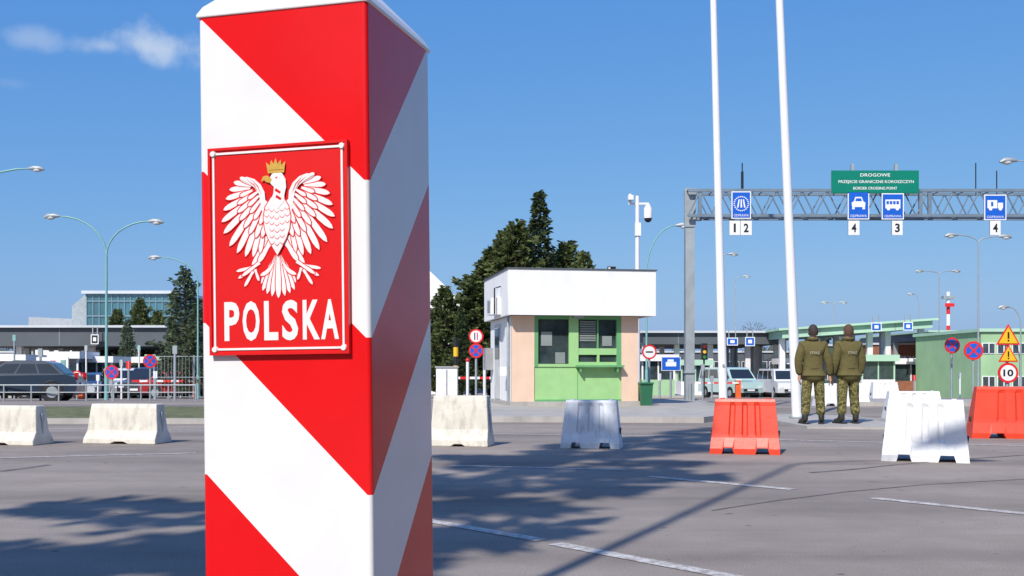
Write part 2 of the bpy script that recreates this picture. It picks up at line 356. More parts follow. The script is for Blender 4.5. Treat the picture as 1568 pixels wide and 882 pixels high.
uvl=me.uv_layers.new(name='stripe')
for poly in me.polygons:
    poly.use_smooth=False      # flat faces keep their true normals; the corners are rounded with eight facets
    for li in poly.loop_indices:
        vi=me.loops[li].vertex_index; p=prof[vi%n]; z=0 if vi<n else ZT
        uvl.data[li].uv=(0,z+p[2])
me.materials.append(smat)
sh=bpy.data.objects.new('shaft',me); scene.collection.objects.link(sh); sh.parent=post
c=B(); e=0.004
rim=[(-S-e,-e),(e,-e),(e,S+e),(-S-e,S+e)]
ctr=(-S/2,S/2)
vs=[]
for t,z in [(0,ZT-0.001),(0,ZT+0.006),(0.05,ZT+0.026),(0.5,ZT+0.125),(0.97,ZT+0.21)]:
    for x,y in rim: vs.append((x+(ctr[0]-x)*t,y+(ctr[1]-y)*t,z))
fs=[(3,2,1,0)]
for j in range(4):
    for i in range(4): fs.append((j*4+i,j*4+(i+1)%4,(j+1)*4+(i+1)%4,(j+1)*4+i))
fs.append((16,17,18,19))
c.add(vs,fs,white_paint); o=c.obj('cap',bevel=0.003); o.parent=post
PLW,PLH=0.340,0.468
pl=B()
plx=-S+0.028; plz=1.036
def pm(u,v): return ((u-320)/217.0*PLW, (539-v)/320.0*PLH)
def rbox(x0,x1,z0,z1,y0,y1,m): pl.box(x0,x1,y0,y1,z0,z1,m)
rbox(0,PLW,0,PLH,-0.010,0.0,red_enamel)
t=0.006
for (x0,x1,z0,z1) in [(0,PLW,0,t),(0,PLW,PLH-t,PLH),(0,t,t,PLH-t),(PLW-t,PLW,t,PLH-t)]: rbox(x0,x1,z0,z1,-0.014,-0.010,red_enamel)
a=0.011; t=0.0048
for (x0,x1,z0,z1) in [(a,PLW-a,a,a+t),(a,PLW-a,PLH-a-t,PLH-a),(a,a+t,a+t,PLH-a-t),(PLW-a-t,PLW-a,a+t,PLH-a-t)]: rbox(x0,x1,z0,z1,-0.0125,-0.010,white_enamel)
for sx in (a+0.002,PLW-a-0.002):
    for sz in (a+0.002,PLH-a-0.002):
        pl.tube([(sx,-0.010,sz),(sx,-0.016,sz)],[0.008,0.006],white_enamel,n=12)
yy=[-0.0103]
def poly(pts,m):
    yy[0]-=0.000025
    q=[pm(*p) for p in pts]
    ar=sum(q[i][0]*q[(i+1)%len(q)][1]-q[(i+1)%len(q)][0]*q[i][1] for i in range(len(q)))
    if ar<0: q=q[::-1]
    pl.add([(x,yy[0],z) for x,z in q],[tuple(range(len(q)))],m)
AX=429.0
def mir(pts): return [(2*AX-x,y) for x,y in pts]
def feather(x0,y0,x1,y1,w_,bend=0,base=0.45):
    d=Vector((x1-x0,y1-y0)); L_=d.length; d.normalize(); nrm=Vector((-d.y,d.x))
    def shape(ww,ext):
        prf=[(0,base),(0.3,0.66),(0.6,0.85),(0.8,0.82),(0.92,0.55),(1.0,0.04)]
        l=[];r=[]
        for t_,k in prf:
            c_=Vector((x0,y0))+d*(L_*t_+ext*t_)+nrm*bend*math.sin(t_*math.pi)
            l.append(tuple(c_+nrm*ww*k/2)); r.append(tuple(c_-nrm*ww*k/2))
        return l+r[::-1]
    return shape(w_+3.4,1.6),shape(w_,0)
def F2(*a,**k):
    o,i=feather(*a,**k)
    poly(o,red_enamel); poly(i,white_enamel); poly(mir(o),red_enamel); poly(mir(i),white_enamel)
# tail
for (x0,y0,x1,y1,w_) in [(424,392,402,430,8),(426,388,404,441,8.5),(427,388,411,446,8.5),(428,388,419,450,8.5)]: F2(x0,y0,x1,y1,w_)
F2(421,400,401,418,7,bend=-3)
o,i=feather(429,388,429,453,10); poly(o,red_enamel); poly(i,white_enamel)
# legs + talons
F2(414,360,388,408,12,base=0.9); F2(418,366,398,398,9,base=0.9)
for (x0,y0,x1,y1,w_) in [(392,404,363,410,5.5),(391,407,366,421,5.5),(391,409,376,434,5.5),(393,408,399,426,5),(400,398,372,418,6)]: F2(x0,y0,x1,y1,w_,base=0.9)
prim=[(409,332,401,384,8.5),(405,330,390,389,9),(401,326,378,388,10),(397,320,365,382,10.5),(393,314,353,371,11),
      (390,308,344,351,11),(388,301,341,333,10.5),(387,294,344,315,10),(386,288,348,298,9.5),(387,283,354,284,9),(389,280,361,273,9),(391,279,371,266,8.5)]
for q in prim: F2(*q)
for q in [(414,322,405,360,8),(410,318,395,360,8.5),(406,313,385,354,8.5),(402,308,377,344,8.5),(398,303,370,332,8.5),(395,298,367,320,8),(393,292,367,307,7.5),(391,287,371,295,7)]: F2(*q)
for q in [(412,312,402,340,7.5),(408,307,393,332,7.5),(404,302,387,322,7),(401,296,384,311,7),(399,290,384,300,6.5)]: F2(*q)
arm=[(372,269),(382,266),(394,270),(404,279),(410,291),(411,303),(417,309),(424,318),(420,334),(411,330),(405,318),(403,304),(401,293),(394,283),(384,276)]
for sgn in (0,1):
    q=arm if not sgn else mir(arm)
    poly(q,white_enamel)
body=[(420,300),(429,296),(439,300),(447,314),(450,330),(448,348),(443,362),(436,376),(429,388),(422,376),(415,362),(410,348),(408,330),(411,314)]
cx0,cy0=429,340
poly([(cx0+(x-cx0)*1.07,cy0+(y-cy0)*1.03) for x,y in body],red_enamel); poly(body,white_enamel)
for r_ in range(6):
    for k in range(-2+r_//3,3-r_//3):
        x=429+k*8; y=318+r_*10+abs(k)*(-2)
        arc=[(x-4,y),(x-3,y+4),(x,y+6.2),(x+3,y+4),(x+4,y),(x+2.6,y+3.1),(x,y+5.1),(x-2.6,y+3.1)]
        poly(arc,red_enamel)
for (xa,ya,xb,yb) in [(382,270,401,292),(388,269,406,297)]:
    for mm_ in (0,1):
        q=[(xa,ya),((xa+xb)/2+3,(ya+yb)/2-2),(xb,yb),((xa+xb)/2+2,(ya+yb)/2-1)]; poly(q if not mm_ else mir(q),red_enamel)
poly([(419,306),(424,294),(425,284),(420,279),(418,272),(422,264),(430,261),(438,264),(443,273),(444,285),(441,297),(441,306),(430,318)],white_enamel)
poly([(422,272),(415,266),(408,267),(405,275),(410,273),(413,276),(420,278)],gold)
poly([(427,270),(430,268.5),(431,270.5),(428,272)],red_enamel)
poly([(426,290),(428,286),(436,292),(434,295)],red_enamel)
poly([(427,300),(429,296),(437,302),(435,305)],red_enamel)
poly([(416,263),(413,246),(419,251),(421,243),(425,249),(428,240),(431,249),(436,243),(437,251),(443,246),(441,263)],gold)
poly([(418,259),(440,259),(440,257.6),(418,257.6)],mat('gold_dark',(0.3,0.16,0.02),0.5))
for ch,ua,ub in [('P',343,367),('O',372,399),('L',406,428),('S',434,459),('K',466,492),('A',494,521)]:
    x0,z0=pm(ua,517); x1,z1=pm(ub,457)
    if ch in 'OS': z0-=0.001; z1+=0.001
    pl.text(ch,x0,x1,z0,z1,-0.0105,white_enamel,off=0.032)
o=pl.obj('emblem_plaque'); o.parent=post; o.location=(plx,0,plz)
post.location=(PX(575,2.4),2.4,0.0)
post.rotation_euler=(Matrix.Rotation(math.radians(-0.62),3,'Y')@Matrix.Rotation(-TH,3,'Z')).to_euler()
c=B(); c.box(-S-0.08,0.08,-0.08,S+0.08,-0.05,0.03,kerb); o=c.obj('plinth',bevel=0.01); o.parent=post
# ------------------------------------------------------------------ barriers
def barrier(kind,m,Lx,H,Wb,Wt,seed=0):
    b=B()
    if kind=='plastic':
        n=40; secs=[]
        for i in range(n+1):
            t=i/n; g_=0.0; s_=0
            for c_ in (0.30,0.50,0.70):
                if abs(t-c_)<0.045: g_=1.0
            for c_ in (0.26,0.74):
                if abs(t-c_)<0.085: s_=1
            secs.append((t,g_,s_))
    else:
        secs=[(t/16,0,1 if 0.40<t/16<0.60 else 0) for t in range(17)]
    rings=[]
    for t,g_,s_ in secs:
        if kind=='plastic':
            lv=[(0,Wb),(0.10,Wb),(0.30,Wb*0.80),(0.36,Wb*0.76),(0.88,Wt*1.05),(0.95,Wt),(1.0,Wt*0.86)]
        else:
            lv=[(0,Wb),(0.12,Wb*0.98),(0.34,Wb*0.62),(0.9,Wt*1.05),(1.0,Wt*0.9)]
        pts=[]
        for j,(h,wd) in enumerate(lv):
            z=h*H
            if h==0 and s_: z=0.075 if kind=='plastic' else 0.03
            if h==0.10 and s_: z=max(z,0.085)
            wd_=wd/2
            if g_ and 0.34<h<0.9: wd_-=0.022
            lean=(0.075*h if kind=='plastic' else 0.05*h)*Lx
            x=-Lx/2+Lx*t
            x=x*(1-2*lean/Lx)
            pts.append((x,wd_,z))
        ring=[(x,-w_,z) for x,w_,z in pts]+[(x,w_,z) for x,w_,z in pts[::-1]]
        rings.append(ring)
    k=len(rings[0]); vs=[p for r in rings for p in r]; fs=[]
    for i in range(len(rings)-1):
        for j in range(k):
            a_=i*k+j; b_=i*k+(j+1)%k; fs.append((a_,a_+k,b_+k,b_))
    fs.append(tuple(range(k))); fs.append(tuple(range(len(vs)-1,len(vs)-k-1,-1)))
    b.add(vs,fs,m)
    if kind=='plastic':
        for sx in (-1,1):
            xe=sx*(Lx/2*(1-0.065))
            b.tube([(xe-0.02*sx,0,H*0.36),(xe+sx*0.018,0,H*0.35)],[0.045,0.045],dark,n=16)
            b.tube([(xe*0.7,0,H),(xe*0.7,0,H+0.012)],[0.03,0.028],m,n=12)
    else:
        for sx in (-1,1):
            b.box(sx*Lx*0.475-0.012,sx*Lx*0.475+0.012,-0.02,0.02,H*0.25,H*0.8,galv)
    return b.obj
def put_barrier(kind,m,u,v,deg,Lx,H,Wb,Wt,name):
    x,y=G(u,v); f=barrier(kind,m,Lx,H,Wb,Wt)
    return f(name,(x,y+Wb*0.5,0),(0,0,math.radians(deg)),bevel=0.012)
PB='plastic_road_barrier'; CB='concrete_jersey_barrier'
put_barrier('plastic',plast_w,1430,708,-22,0.90,0.67,0.48,0.24,PB)
put_barrier('plastic',plast_r,1147,696,-14,0.82,0.65,0.42,0.19,PB)
put_barrier('plastic',plast_shade,908,687,-12,0.76,0.61,0.40,0.18,PB)
put_barrier('plastic',plast_r,1568,672,-10,1.35,0.75,0.45,0.2,PB)
put_barrier('plastic',plast_w,1405,642,-6,1.15,0.56,0.5,0.25,PB)
put_barrier('plastic',plast_w,1292,622,0,1.5,0.62,0.5,0.25,PB)
put_barrier('plastic',plast_w,1358,614,0,0.9,0.6,0.5,0.25,PB)
put_barrier('concrete',conc,186,680,-10,1.06,0.535,0.48,0.22,CB)
put_barrier('concrete',conc,5,682,-10,0.95,0.52,0.48,0.22,CB)
put_barrier('concrete',conc,706,684,-12,0.80,0.66,0.42,0.2,CB)
# ------------------------------------------------------------------ booth
def booth():
    b=B(); W=3.22; Dp=3.4; Zc=2.24
    b.box(-0.05,W+0.05,-0.05,Dp,-0.02,0.12,kerb)
    b.box(0,0.15,0.15,Dp,0.12,Zc,white_wall)
    b.box(W-0.15,W,0.15,Dp,0.12,Zc,peach)
    b.box(0.15,W-0.15,Dp-0.15,Dp,0.12,Zc,white_wall)
    b.box(0,0.56,0,0.15,0.12,Zc,peach); b.box(2.78,W,0,0.15,0.12,Zc,peach)
    b.box(0.56,2.78,0.03,0.15,0.12,0.98,green)
    for x in (1.66,): b.box(x-0.008,x+0.008,0.022,0.03,0.17,0.98,dgreen)
    b.box(0.56,2.78,0.0,0.03,0.12,0.17,dgreen)
    fr=dgreen
    for (x0,x1) in [(0.56,0.66),(1.44,1.68),(2.66,2.78)]: b.box(x0,x1,0.0,0.12,0.98,Zc,dgreen if x0!=1.44 else green)
    b.box(0.66,1.44,0.0,0.12,0.98,1.05,green); b.box(1.68,2.66,0.0,0.12,0.98,1.10,green)
    b.box(0.66,1.44,0.0,0.12,2.16,Zc,dgreen); b.box(1.68,2.66,0.0,0.12,2.16,Zc,dgreen)
    b.box(1.68,2.66,0.01,0.12,1.28,1.44,green); b.box(2.16,2.22,0.01,0.11,1.10,1.28,green); b.box(2.16,2.20,0.02,0.11,1.44,2.16,fr)
    b.box(0.66,1.44,0.07,0.08,1.05,2.16,glass); b.box(1.68,2.66,0.07,0.08,1.10,2.16,glass)
    bl=mat('blind',(0.22,0.25,0.24),0.8); no=mat('notice',(0.25,0.28,0.27),0.8)
    for i in range(9): b.box(1.72,2.14,0.05,0.062,1.62+i*.058,1.66+i*.058,bl)
    b.box(0.74,1.02,0.055,0.062,1.5,1.85,no); b.box(1.1,1.35,0.055,0.062,1.06,1.34,bl); b.box(2.3,2.55,0.055,0.062,1.5,1.75,no)
    b.box(1.60,2.80,-0.22,0.0,0.97,1.02,dgreen); b.box(1.68,1.72,-0.18,0.0,0.85,0.97,dgreen); b.box(2.62,2.66,-0.18,0.0,0.85,0.97,dgreen)
    x0,x1,y0,y1=-0.16,W+0.34,-0.38,Dp+0.12; z0,z1=Zc,3.36; t=0.1
    b.box(x0,x1,y0,y0+t,z0,z1,white_wall); b.box(x0,x0+t,y0+t,y1,z0,z1,white_wall); b.box(x1-t,x1,y0+t,y1,z0,z1,white_wall); b.box(x0+t,x1-t,y1-t,y1,z0,z1,white_wall)
    b.box(x0+t,x1-t,y0+t,y1-t,z0+0.03,z0+0.09,mat('soffit_peach',(0.5,0.42,0.35),0.8)); b.box(x0+t,x1-t,y0+t,y1-t,z1-0.2,z1-0.14,greymetal)
    b.box(x0-0.03,x1+0.03,y0-0.03,y0+t+0.02,z1,z1+0.03,greymetal); b.box(x0-0.03,x0+t+0.02,y0+t+0.02,y1,z1,z1+0.03,greymetal); b.box(x1-t-0.02,x1+0.03,y0+t+0.02,y1,z1,z1+0.03,greymetal)
    b.box(1.5,1.75,-0.30,-0.1,z0-0.06,z0+0.02,signback)
    b.box(-0.02,0.0,1.7,2.6,0.14,2.1,mat('door_cream',(0.6,0.6,0.57),0.6)); b.box(-0.035,-0.02,1.8,2.5,1.2,2.0,glass)
    b.box(-0.42,-0.16,0.7,1.4,2.3,2.72,plast_w); b.box(-0.43,-0.42,0.8,1.2,2.36,2.66,signback); b.tube([(-.34,.6,2.3),(-.34,.6,2.95),(-.18,.6,3.0)],.02,black,n=6)
    b.box(-0.24,0.0,0.35,0.6,0.75,0.98,plast_w); b.tube([(-0.05,0.3,0.1),(-0.05,0.3,Zc)],0.03,galv)
    b.box(-0.22,0,2.9,3.3,0.9,1.5,signback)
    b.box(2.75,2.8,1.0,1.05,z1-0.15,z1+0.25,galv); b.box(2.68,2.9,0.95,0.99,z1+0.02,z1+0.22,black); b.box(2.70,2.75,0.94,0.95,z1+0.05,z1+0.2,white_s)
    b.tube([(2.3,1.2,z1-0.15),(2.3,1.2,z1+0.2)],0.015,galv)
    return b
booth().obj('guard_booth',(PX(784,27.0),27.0,0.09),(0,0,math.radians(10)),bevel=0.008)
b=B(); bg_=mat('bin_green',(0.02,0.13,0.06),0.5); b.prism([(-0.2,0),(0.2,0),(0.26,0.85),(-0.26,0.85)],-0.25,0.25,bg_); b.box(-0.29,0.29,-0.3,0.28,0.85,0.92,bg_)
b.tube([(-0.2,0.25,0.08),(0.2,0.25,0.08)],0.08,dark)
x,d=PX(988,27.5),27.5; b.obj('wheelie_bin',(x,d,0.11),(0,0,0.1),bevel=0.01,scale=(0.6,0.7,0.62))
# ------------------------------------------------------------------ flagpoles
def flagpole(u0,u1,v1,d,ztop,z0=0.0):
    b=B(); x1=PX(u1,d); zb=z0
    slope=(PX(u0,d)-x1)/(PZ(0,d)-PZ(v1,d))
    H=ztop
    b.tube([(0,0,0),(slope*H,0,H)],[0.10,0.066],white_paint,n=20)
    b.tube([(0,0,0),(0,0,0.03)],[0.16,0.16],galv,n=20); b.tube([(slope*1.1,-0.1,1.1),(slope*1.1,-0.13,1.1)],0.03,galv,n=8)
    b.sphere((slope*H,0,H+0.08),0.1,gold)
    b.obj('flagpole',(x1,d,zb))
flagpole(1193.5,1220.5,642,21.8,11.5,0.04)
flagpole(1093,1108,610,25.0,12.0,0.0)
# ------------------------------------------------------------------ gantry
def gantry():
    b=B(); d=32.0; y0,y1=31.6,32.3; x0=PX(1050,d); x1=PX(1740,d); zt=PZ(295,d); zb=PZ(333,d)
    for (yy_,zz) in [(y0,zt),(y1,zt),(y0,zb),(y1,zb)]:
        b.box(x0,x1,yy_-0.04,yy_+0.04,zz-0.042,zz+0.042,bluegrey)
    n=int((x1-x0)/0.72)
    for i in range(n):
        xa=x0+(x1-x0)*i/n; xb=x0+(x1-x0)*(i+1)/n; xm=(xa+xb)/2
        for yy_ in (y0,y1):
            b.tube([(xa,yy_,zb),(xm,yy_,zt)],0.02,bluegrey,n=6,cap=False); b.tube([(xm,yy_,zt),(xb,yy_,zb)],0.02,bluegrey,n=6,cap=False)
        b.tube([(xa,y0,zt),(xa,y1,zt)],0.018,bluegrey,n=6,cap=False); b.tube([(xa,y0,zb),(xb,y1,zb)],0.018,bluegrey,n=6,cap=False)
    for xx in (x0+0.35,x0+(x1-x0)*0.53,x0+(x1-x0)*0.51): b.box(xx-0.05,xx+0.05,y0-0.02,y0+0.06,zb,zt,bluegrey)
    for xx in (PX(1055,d),PX(1735,d)):
        b.box(xx-0.13,xx+0.13,31.8,32.1,-0.02,zt+0.08,galv); b.box(xx-0.3,xx+0.3,31.65,32.25,-0.02,0.1,galv)
        b.box(xx-0.17,xx+0.17,31.75,32.15,0.9,0.95,galv); b.box(xx-0.16,xx+0.16,31.77,31.8,zb-0.3,zt+0.1,galv)
        b.box(xx+0.13,xx+0.35,31.85,32.05,zb-.1,zb,bluegrey); b.tube([(xx,31.8,0.1),(xx,31.8,0.6)],0.05,galv)
    for u,vt in [(1136,250),(1307,272),(1375,272),(1493,250),(1525,262)]:
        b.tube([(PX(u,d),31.95,zt),(PX(u,d),31.95,PZ(vt,d))],0.018,black,n=6)
    b.box(PX(1136,d)-0.03,PX(1136,d)+0.03,31.9,32.0,zt,zt+0.6,black)
    return b.obj('sign_gantry',bevel=0)
gantry()
def panel(b,x0,x1,z0,z1,y,m,bm=white_s,bw=0.03):
    b.box(x0,x1,y,y+0.05,z0,z1,signback)
    b.box(x0,x1,y-0.004,y,z0,z1,bm); b.box(x0+bw,x1-bw,y-0.008,y-0.0045,z0+bw,z1-bw,m)
dS=31.4
def P4(u0,u1,v0,v1,d=dS): return PX(u0,d),PX(u1,d),PZ(v1,d),PZ(v0,d)
def lane_sign(u0,u1,v0,v1,kind,nums):
    b=B(); x0,x1,z0,z1=P4(u0,u1,v0,v1); y=dS; panel(b,x0,x1,z0,z1,y,blue_s); xc=(x0+x1)/2; w_=x1-x0; h=z1-z0
    yt=y-0.012
    if kind=='car':
        c_=(z0+z1)/2+0.06*h
        b.prism([(xc-w_*.3,c_-h*.12),(xc+w_*.3,c_-h*.12),(xc+w_*.32,c_+h*.04),(xc+w_*.22,c_+h*.08),(xc+w_*.15,c_+h*.24),(xc-w_*.15,c_+h*.24),(xc-w_*.22,c_+h*.08),(xc-w_*.32,c_+h*.04)],yt,yt+0.003,white_s)
        b.prism([(xc-w_*.16,c_+h*.09),(xc+w_*.16,c_+h*.09),(xc+w_*.11,c_+h*.19),(xc-w_*.11,c_+h*.19)],yt-0.004,yt-0.001,blue_s)
        for s_ in(-1,1): b.box(xc+s_*w_*.24-w_*.06,xc+s_*w_*.24+w_*.06,yt,yt+0.003,c_-h*.2,c_-h*.125,white_s)
    elif kind=='bus':
        c_=(z0+z1)/2+0.06*h
        b.box(xc-w_*.34,xc+w_*.34,yt,yt+0.003,c_-h*.14,c_+h*.2,white_s)
        for k in range(4): b.box(xc-w_*.29+k*w_*.15,xc-w_*.29+k*w_*.15+w_*.11,yt-0.004,yt-0.001,c_+h*.02,c_+h*.14,blue_s)
        for s_ in(-1,1): b.tube([(xc+s_*w_*.2,yt,c_-h*.15),(xc+s_*w_*.2,yt-0.005,c_-h*.15)],w_*0.08,white_s,n=14)
    elif kind=='truck':
        c_=(z0+z1)/2+0.06*h
        b.box(xc-w_*.36,xc+w_*.08,yt,yt+0.003,c_-h*.1,c_+h*.22,white_s); b.box(xc+w_*.11,xc+w_*.34,yt,yt+0.003,c_-h*.1,c_+h*.12,white_s)
        for s_ in(-.22,.22): b.tube([(xc+s_*w_,yt,c_-h*.12),(xc+s_*w_,yt-0.005,c_-h*.12)],w_*0.08,white_s,n=14)
        b.box(xc-w_*.2,xc-w_*.1,yt-0.004,yt-0.001,c_-h*.02,c_+h*.15,blue_s)
    else:
        c_=(z0+z1)/2+0.05*h
        n=22
        for k in range(n):
            a0=2*math.pi*k/n; b.box(xc+math.cos(a0)*w_*.36-0.02,xc+math.cos(a0)*w_*.36+0.02,yt,yt+0.003,c_+math.sin(a0)*w_*.36-0.015,c_+math.sin(a0)*w_*.36+0.015,white_s)
        for s_ in (-.18,0,.18): b.prism([(xc+(s_-.04)*w_,c_-.2*w_),(xc+(s_+.04)*w_,c_-.2*w_),(xc+(s_*.6+.03)*w_,c_+.22*w_),(xc+(s_*.6-.03)*w_,c_+.22*w_)],yt,yt+0.003,white_s)
    b.text('ODPRAWA',xc-w_*.38,xc+w_*.38,z0+h*.08,z0+h*.17,yt,white_s,off=0.0)
    for (ua,ub,ch) in nums:
        x0_,x1_,za,zb_=P4(ua,ub,338,360); panel(b,x0_,x1_,za,zb_,y,white_s,white_s); xc_=(x0_+x1_)/2
        b.text(ch,xc_-(0.03 if ch=='1' else 0.07),xc_+(0.03 if ch=='1' else 0.07),za+0.08,zb_-0.08,yt,black,off=0.03)
        b.box(xc_-0.02,xc_+0.02,y+0.05,y+0.08,za,z0+0.1,galv)
    b.box(xc-0.03,xc+0.03,y+0.05,31.55,z0,z1,galv)
    b.obj('lane_sign')
lane_sign(1120,1150,293,335,'emblem',[(1117,1133,'1'),(1134,1151,'2')])
lane_sign(1298,1331,293,336,'car',[(1299,1316,'4')])
lane_sign(1350,1384,296,336,'bus',[(1366,1382,'3')])
lane_sign(1507,1541,298,337,'truck',[(1516,1532,'4')])
b=B(); x0,x1,z0,z1=P4(1273,1407,261,296); panel(b,x0,x1,z0,z1,dS,green_s,green_s)
h=z1-z0; w_=x1-x0
b.text('DROGOWE',x0+w_*.33,x1-w_*.33,z1-h*.27,z1-h*.13,dS-0.012,white_s,off=0.01)
b.text('PRZEJSCIE GRANICZNE KOROSZCZYN',x0+w_*.08,x1-w_*.06,z1-h*.59,z1-h*.43,dS-0.012,white_s,off=0.01)
b.text('BORDER CROSSING POINT',x0+w_*.25,x1-w_*.25,z1-h*.84,z1-h*.72,dS-0.012,white_s,off=0.01)
for t_ in (.25,.75): b.box(x0+w_*t_-.04,x0+w_*t_+.04,dS+.05,31.55,z0-.1,z1+.2,galv)
b.obj('direction_sign')
# ------------------------------------------------------------------ round / triangular signs
def sign_face(b,z,kind,y=-0.06,r=0.3,x=0):
    n=32
    if kind in('nostop','speed','stop','arrow'):
        b.tube([(x,y+0.03,z),(x,y,z)],r,red_s,n=n,smooth=False)
        b.disc(x,y-0.003,z,r*0.78,blue_s if kind=='nostop' else white_s)
        if kind=='nostop':
            for a0 in (45,-45):
                T=Matrix.Translation((x,0,z))@Matrix.Rotation(math.radians(a0),4,'Y')
                b.box(-r*0.8,r*0.8,y-(0.007 if a0>0 else 0.010),y-(0.0045 if a0>0 else 0.0075),-r*.09,r*.09,red_s,T=T)
        if kind=='speed': b.text('10',x-r*.5,x+r*.5,z-r*.35,z+r*.35,y-0.006,black,off=0.03)
        if kind=='stop': b.box(x-r*.5,x+r*.5,y-.007,y-.0045,z-r*.1,z+r*.1,black)
        if kind=='arrow':
            b.box(x-r*.25,x-r*.1,y-.007,y-.0045,z-r*.5,z+r*.5,black); b.box(x+r*.1,x+r*.25,y-.007,y-.0045,z-r*.5,z+r*.5,red_s)
    elif kind=='warn':
        def tri(s_,yy_,m): b.prism([(x-s_,z-s_*.6),(x+s_,z-s_*.6),(x,z+s_*1.13)],yy_,yy_+0.006,m)
        tri(r*1.1,y,red_s); tri(r*.87,y-.009,yellow_s); b.box(x-r*.08,x+r*.08,y-.014,y-.0095,z-r*.1,z+r*.5,black); b.box(x-r*.08,x+r*.08,y-.014,y-.0095,z-r*.35,z-r*.2,black)
    elif kind=='blue':
        b.box(x-r*1.1,x+r*1.1,y,y+.02,z-r*.8,z+r*.8,white_s); b.box(x-r*1.03,x+r*1.03,y-.005,y-.001,z-r*.73,z+r*.73,blue_s)
        b.box(x-r*.6,x+r*.6,y-.01,y-.006,z-r*.3,z+r*.2,white_s); b.box(x-r*.4,x+r*.3,y-.01,y-.006,z+r*.22,z+r*.5,white_s)
def sign(u,base_v,d,faces,rot=0,pr=0.035,pm=galv,name='traffic_sign'):
    b=B(); z0=gz(d); top=max(PZ(v,d) for v,_,_ in faces)-z0+0.15
    b.tube([(0,0,0),(0,0,top)],pr,pm,n=10)
    for v,k,r in faces: sign_face(b,PZ(v,d)-z0,k,r=r)
    return b.obj(name,(PX(u,d),d,z0),(0,0,rot))
dd=24
sign(1542,0,dd,[(517,'warn',0.24),(545,'warn',0.20),(571,'speed',0.22)])
sign(1457,0,36,[(529,'nostop',0.26)],0.1); sign(1490,0,34,[(537,'nostop',0.29)],-0.1)
sign(729,0,33,[(515,'arrow',0.22),(537,'nostop',0.22)])
sign(994,0,33,[(539,'stop',0.22)])
sign(1027,0,34,[(557,'blue',0.27)],name='information_sign')
sign(172,0,38,[(570,'nostop',0.24)]); sign(230,0,42,[(553,'nostop',0.26)],0.2)
sign(118,0,45,[(576,'stop',0.23)])
# ------------------------------------------------------------------ lamps
def lamp(u,v0,d,arms,mpole=teal,r=0.07,zb=None,name='street_lamp',x=None,H0=None,LL=0.6):
    b=B(); z0=gz(d) if zb is None else zb
    X=PX(u,d) if x is None else x
    zs=(PZ(v0,d)-z0) if H0 is None else H0
    b.tube([(0,0,0),(0,0,1.2)],[r*1.5,r*1.4],mpole); b.tube([(0,0,1.2),(0,0,zs)],[r,r*0.75],mpole)
    for a in arms:
        ax,az=(PX(a[0],d)-X,PZ(a[1],d)-z0) if len(a)==2 else (a[0],a[1])
        pts=[]
        for k in range(9):
            t_=k/8; pts.append((ax*(1-math.cos(t_*math.pi/2)),0,zs+(az-zs)*math.sin(t_*math.pi/2)))
        b.tube(pts,[r*0.6]*8+[r*.4],mpole,n=8)
        s_=1 if ax>0 else -1; L_=LL
        b.tube([(ax-s_*.05,0,az),(ax+s_*L_*.3,0,az+.02),(ax+s_*L_*.75,0,az-.0),(ax+s_*L_,0,az-.05)],[.04,.10,.11,.04],galv,n=10)
        b.sphere((ax+s_*L_*.55,0,az-.06),(L_*.3,.10,.09),lens)
    return b.obj(name,(X,d,z0))
lamp(163,392,45,[(90,331),(228,339)],r=.06)
lamp(-70,330,45,[(45,258)],teal)
lamp(303,430,55,[(245,394)],teal,r=0.05)
lamp(990,420,44,[(1036,345)],teal,r=0.045)
lamp(1438,420,80,[(1414,415),(1458,415)],galv,r=.05)
lamp(1498,372,52,[(1466,360),(1530,362)],galv,r=.045)
lamp(1600,262,40,[(1556,246)],galv,r=.04)
lamp(1277,466,90,[(1268,463),(1286,463)],galv,r=.05)
lamp(1104,395,70,[(1116,389)],galv,r=.05); lamp(1126,428,90,[(1138,423)],galv,r=.05)
lamp(1563,500,60,[(1545,470)],galv,r=.05)
lamp(1407,470,95,[(1400,450)],galv,r=.04)
# lamp standing behind the photographer (casts the long thin shadow across the road)
lamp(0,0,-1.1,[(1.25,13.0,0)],galv,r=.05,x=-2.68,H0=12.4,LL=.9)
b=B(); d=34; X=PX(976,d)
b.tube([(0,0,0),(0,0,PZ(300,d)-0)],[.09,.06],white_paint); zt=PZ(312,d)
b.box(-.28,.35,-.04,.04,zt-.03,zt+.03,white_paint)
b.tube([(-.22,0,zt),(-.22,0,zt+.3)],.05,white_paint); b.box(-.3,-.14,-.2,.1,zt+.1,zt+.24,white_paint)
b.tube([(.33,0,zt),(.33,0,zt-.15),(.33,0,zt-.45)],[.05,.13,.13],white_paint); b.sphere((.33,0,zt-.46),.12,black)
b.box(-.08,.1,-.1,.1,zt-1.0,zt-.6,white_paint)
b.obj('surveillance_camera_mast',(X,d,0))
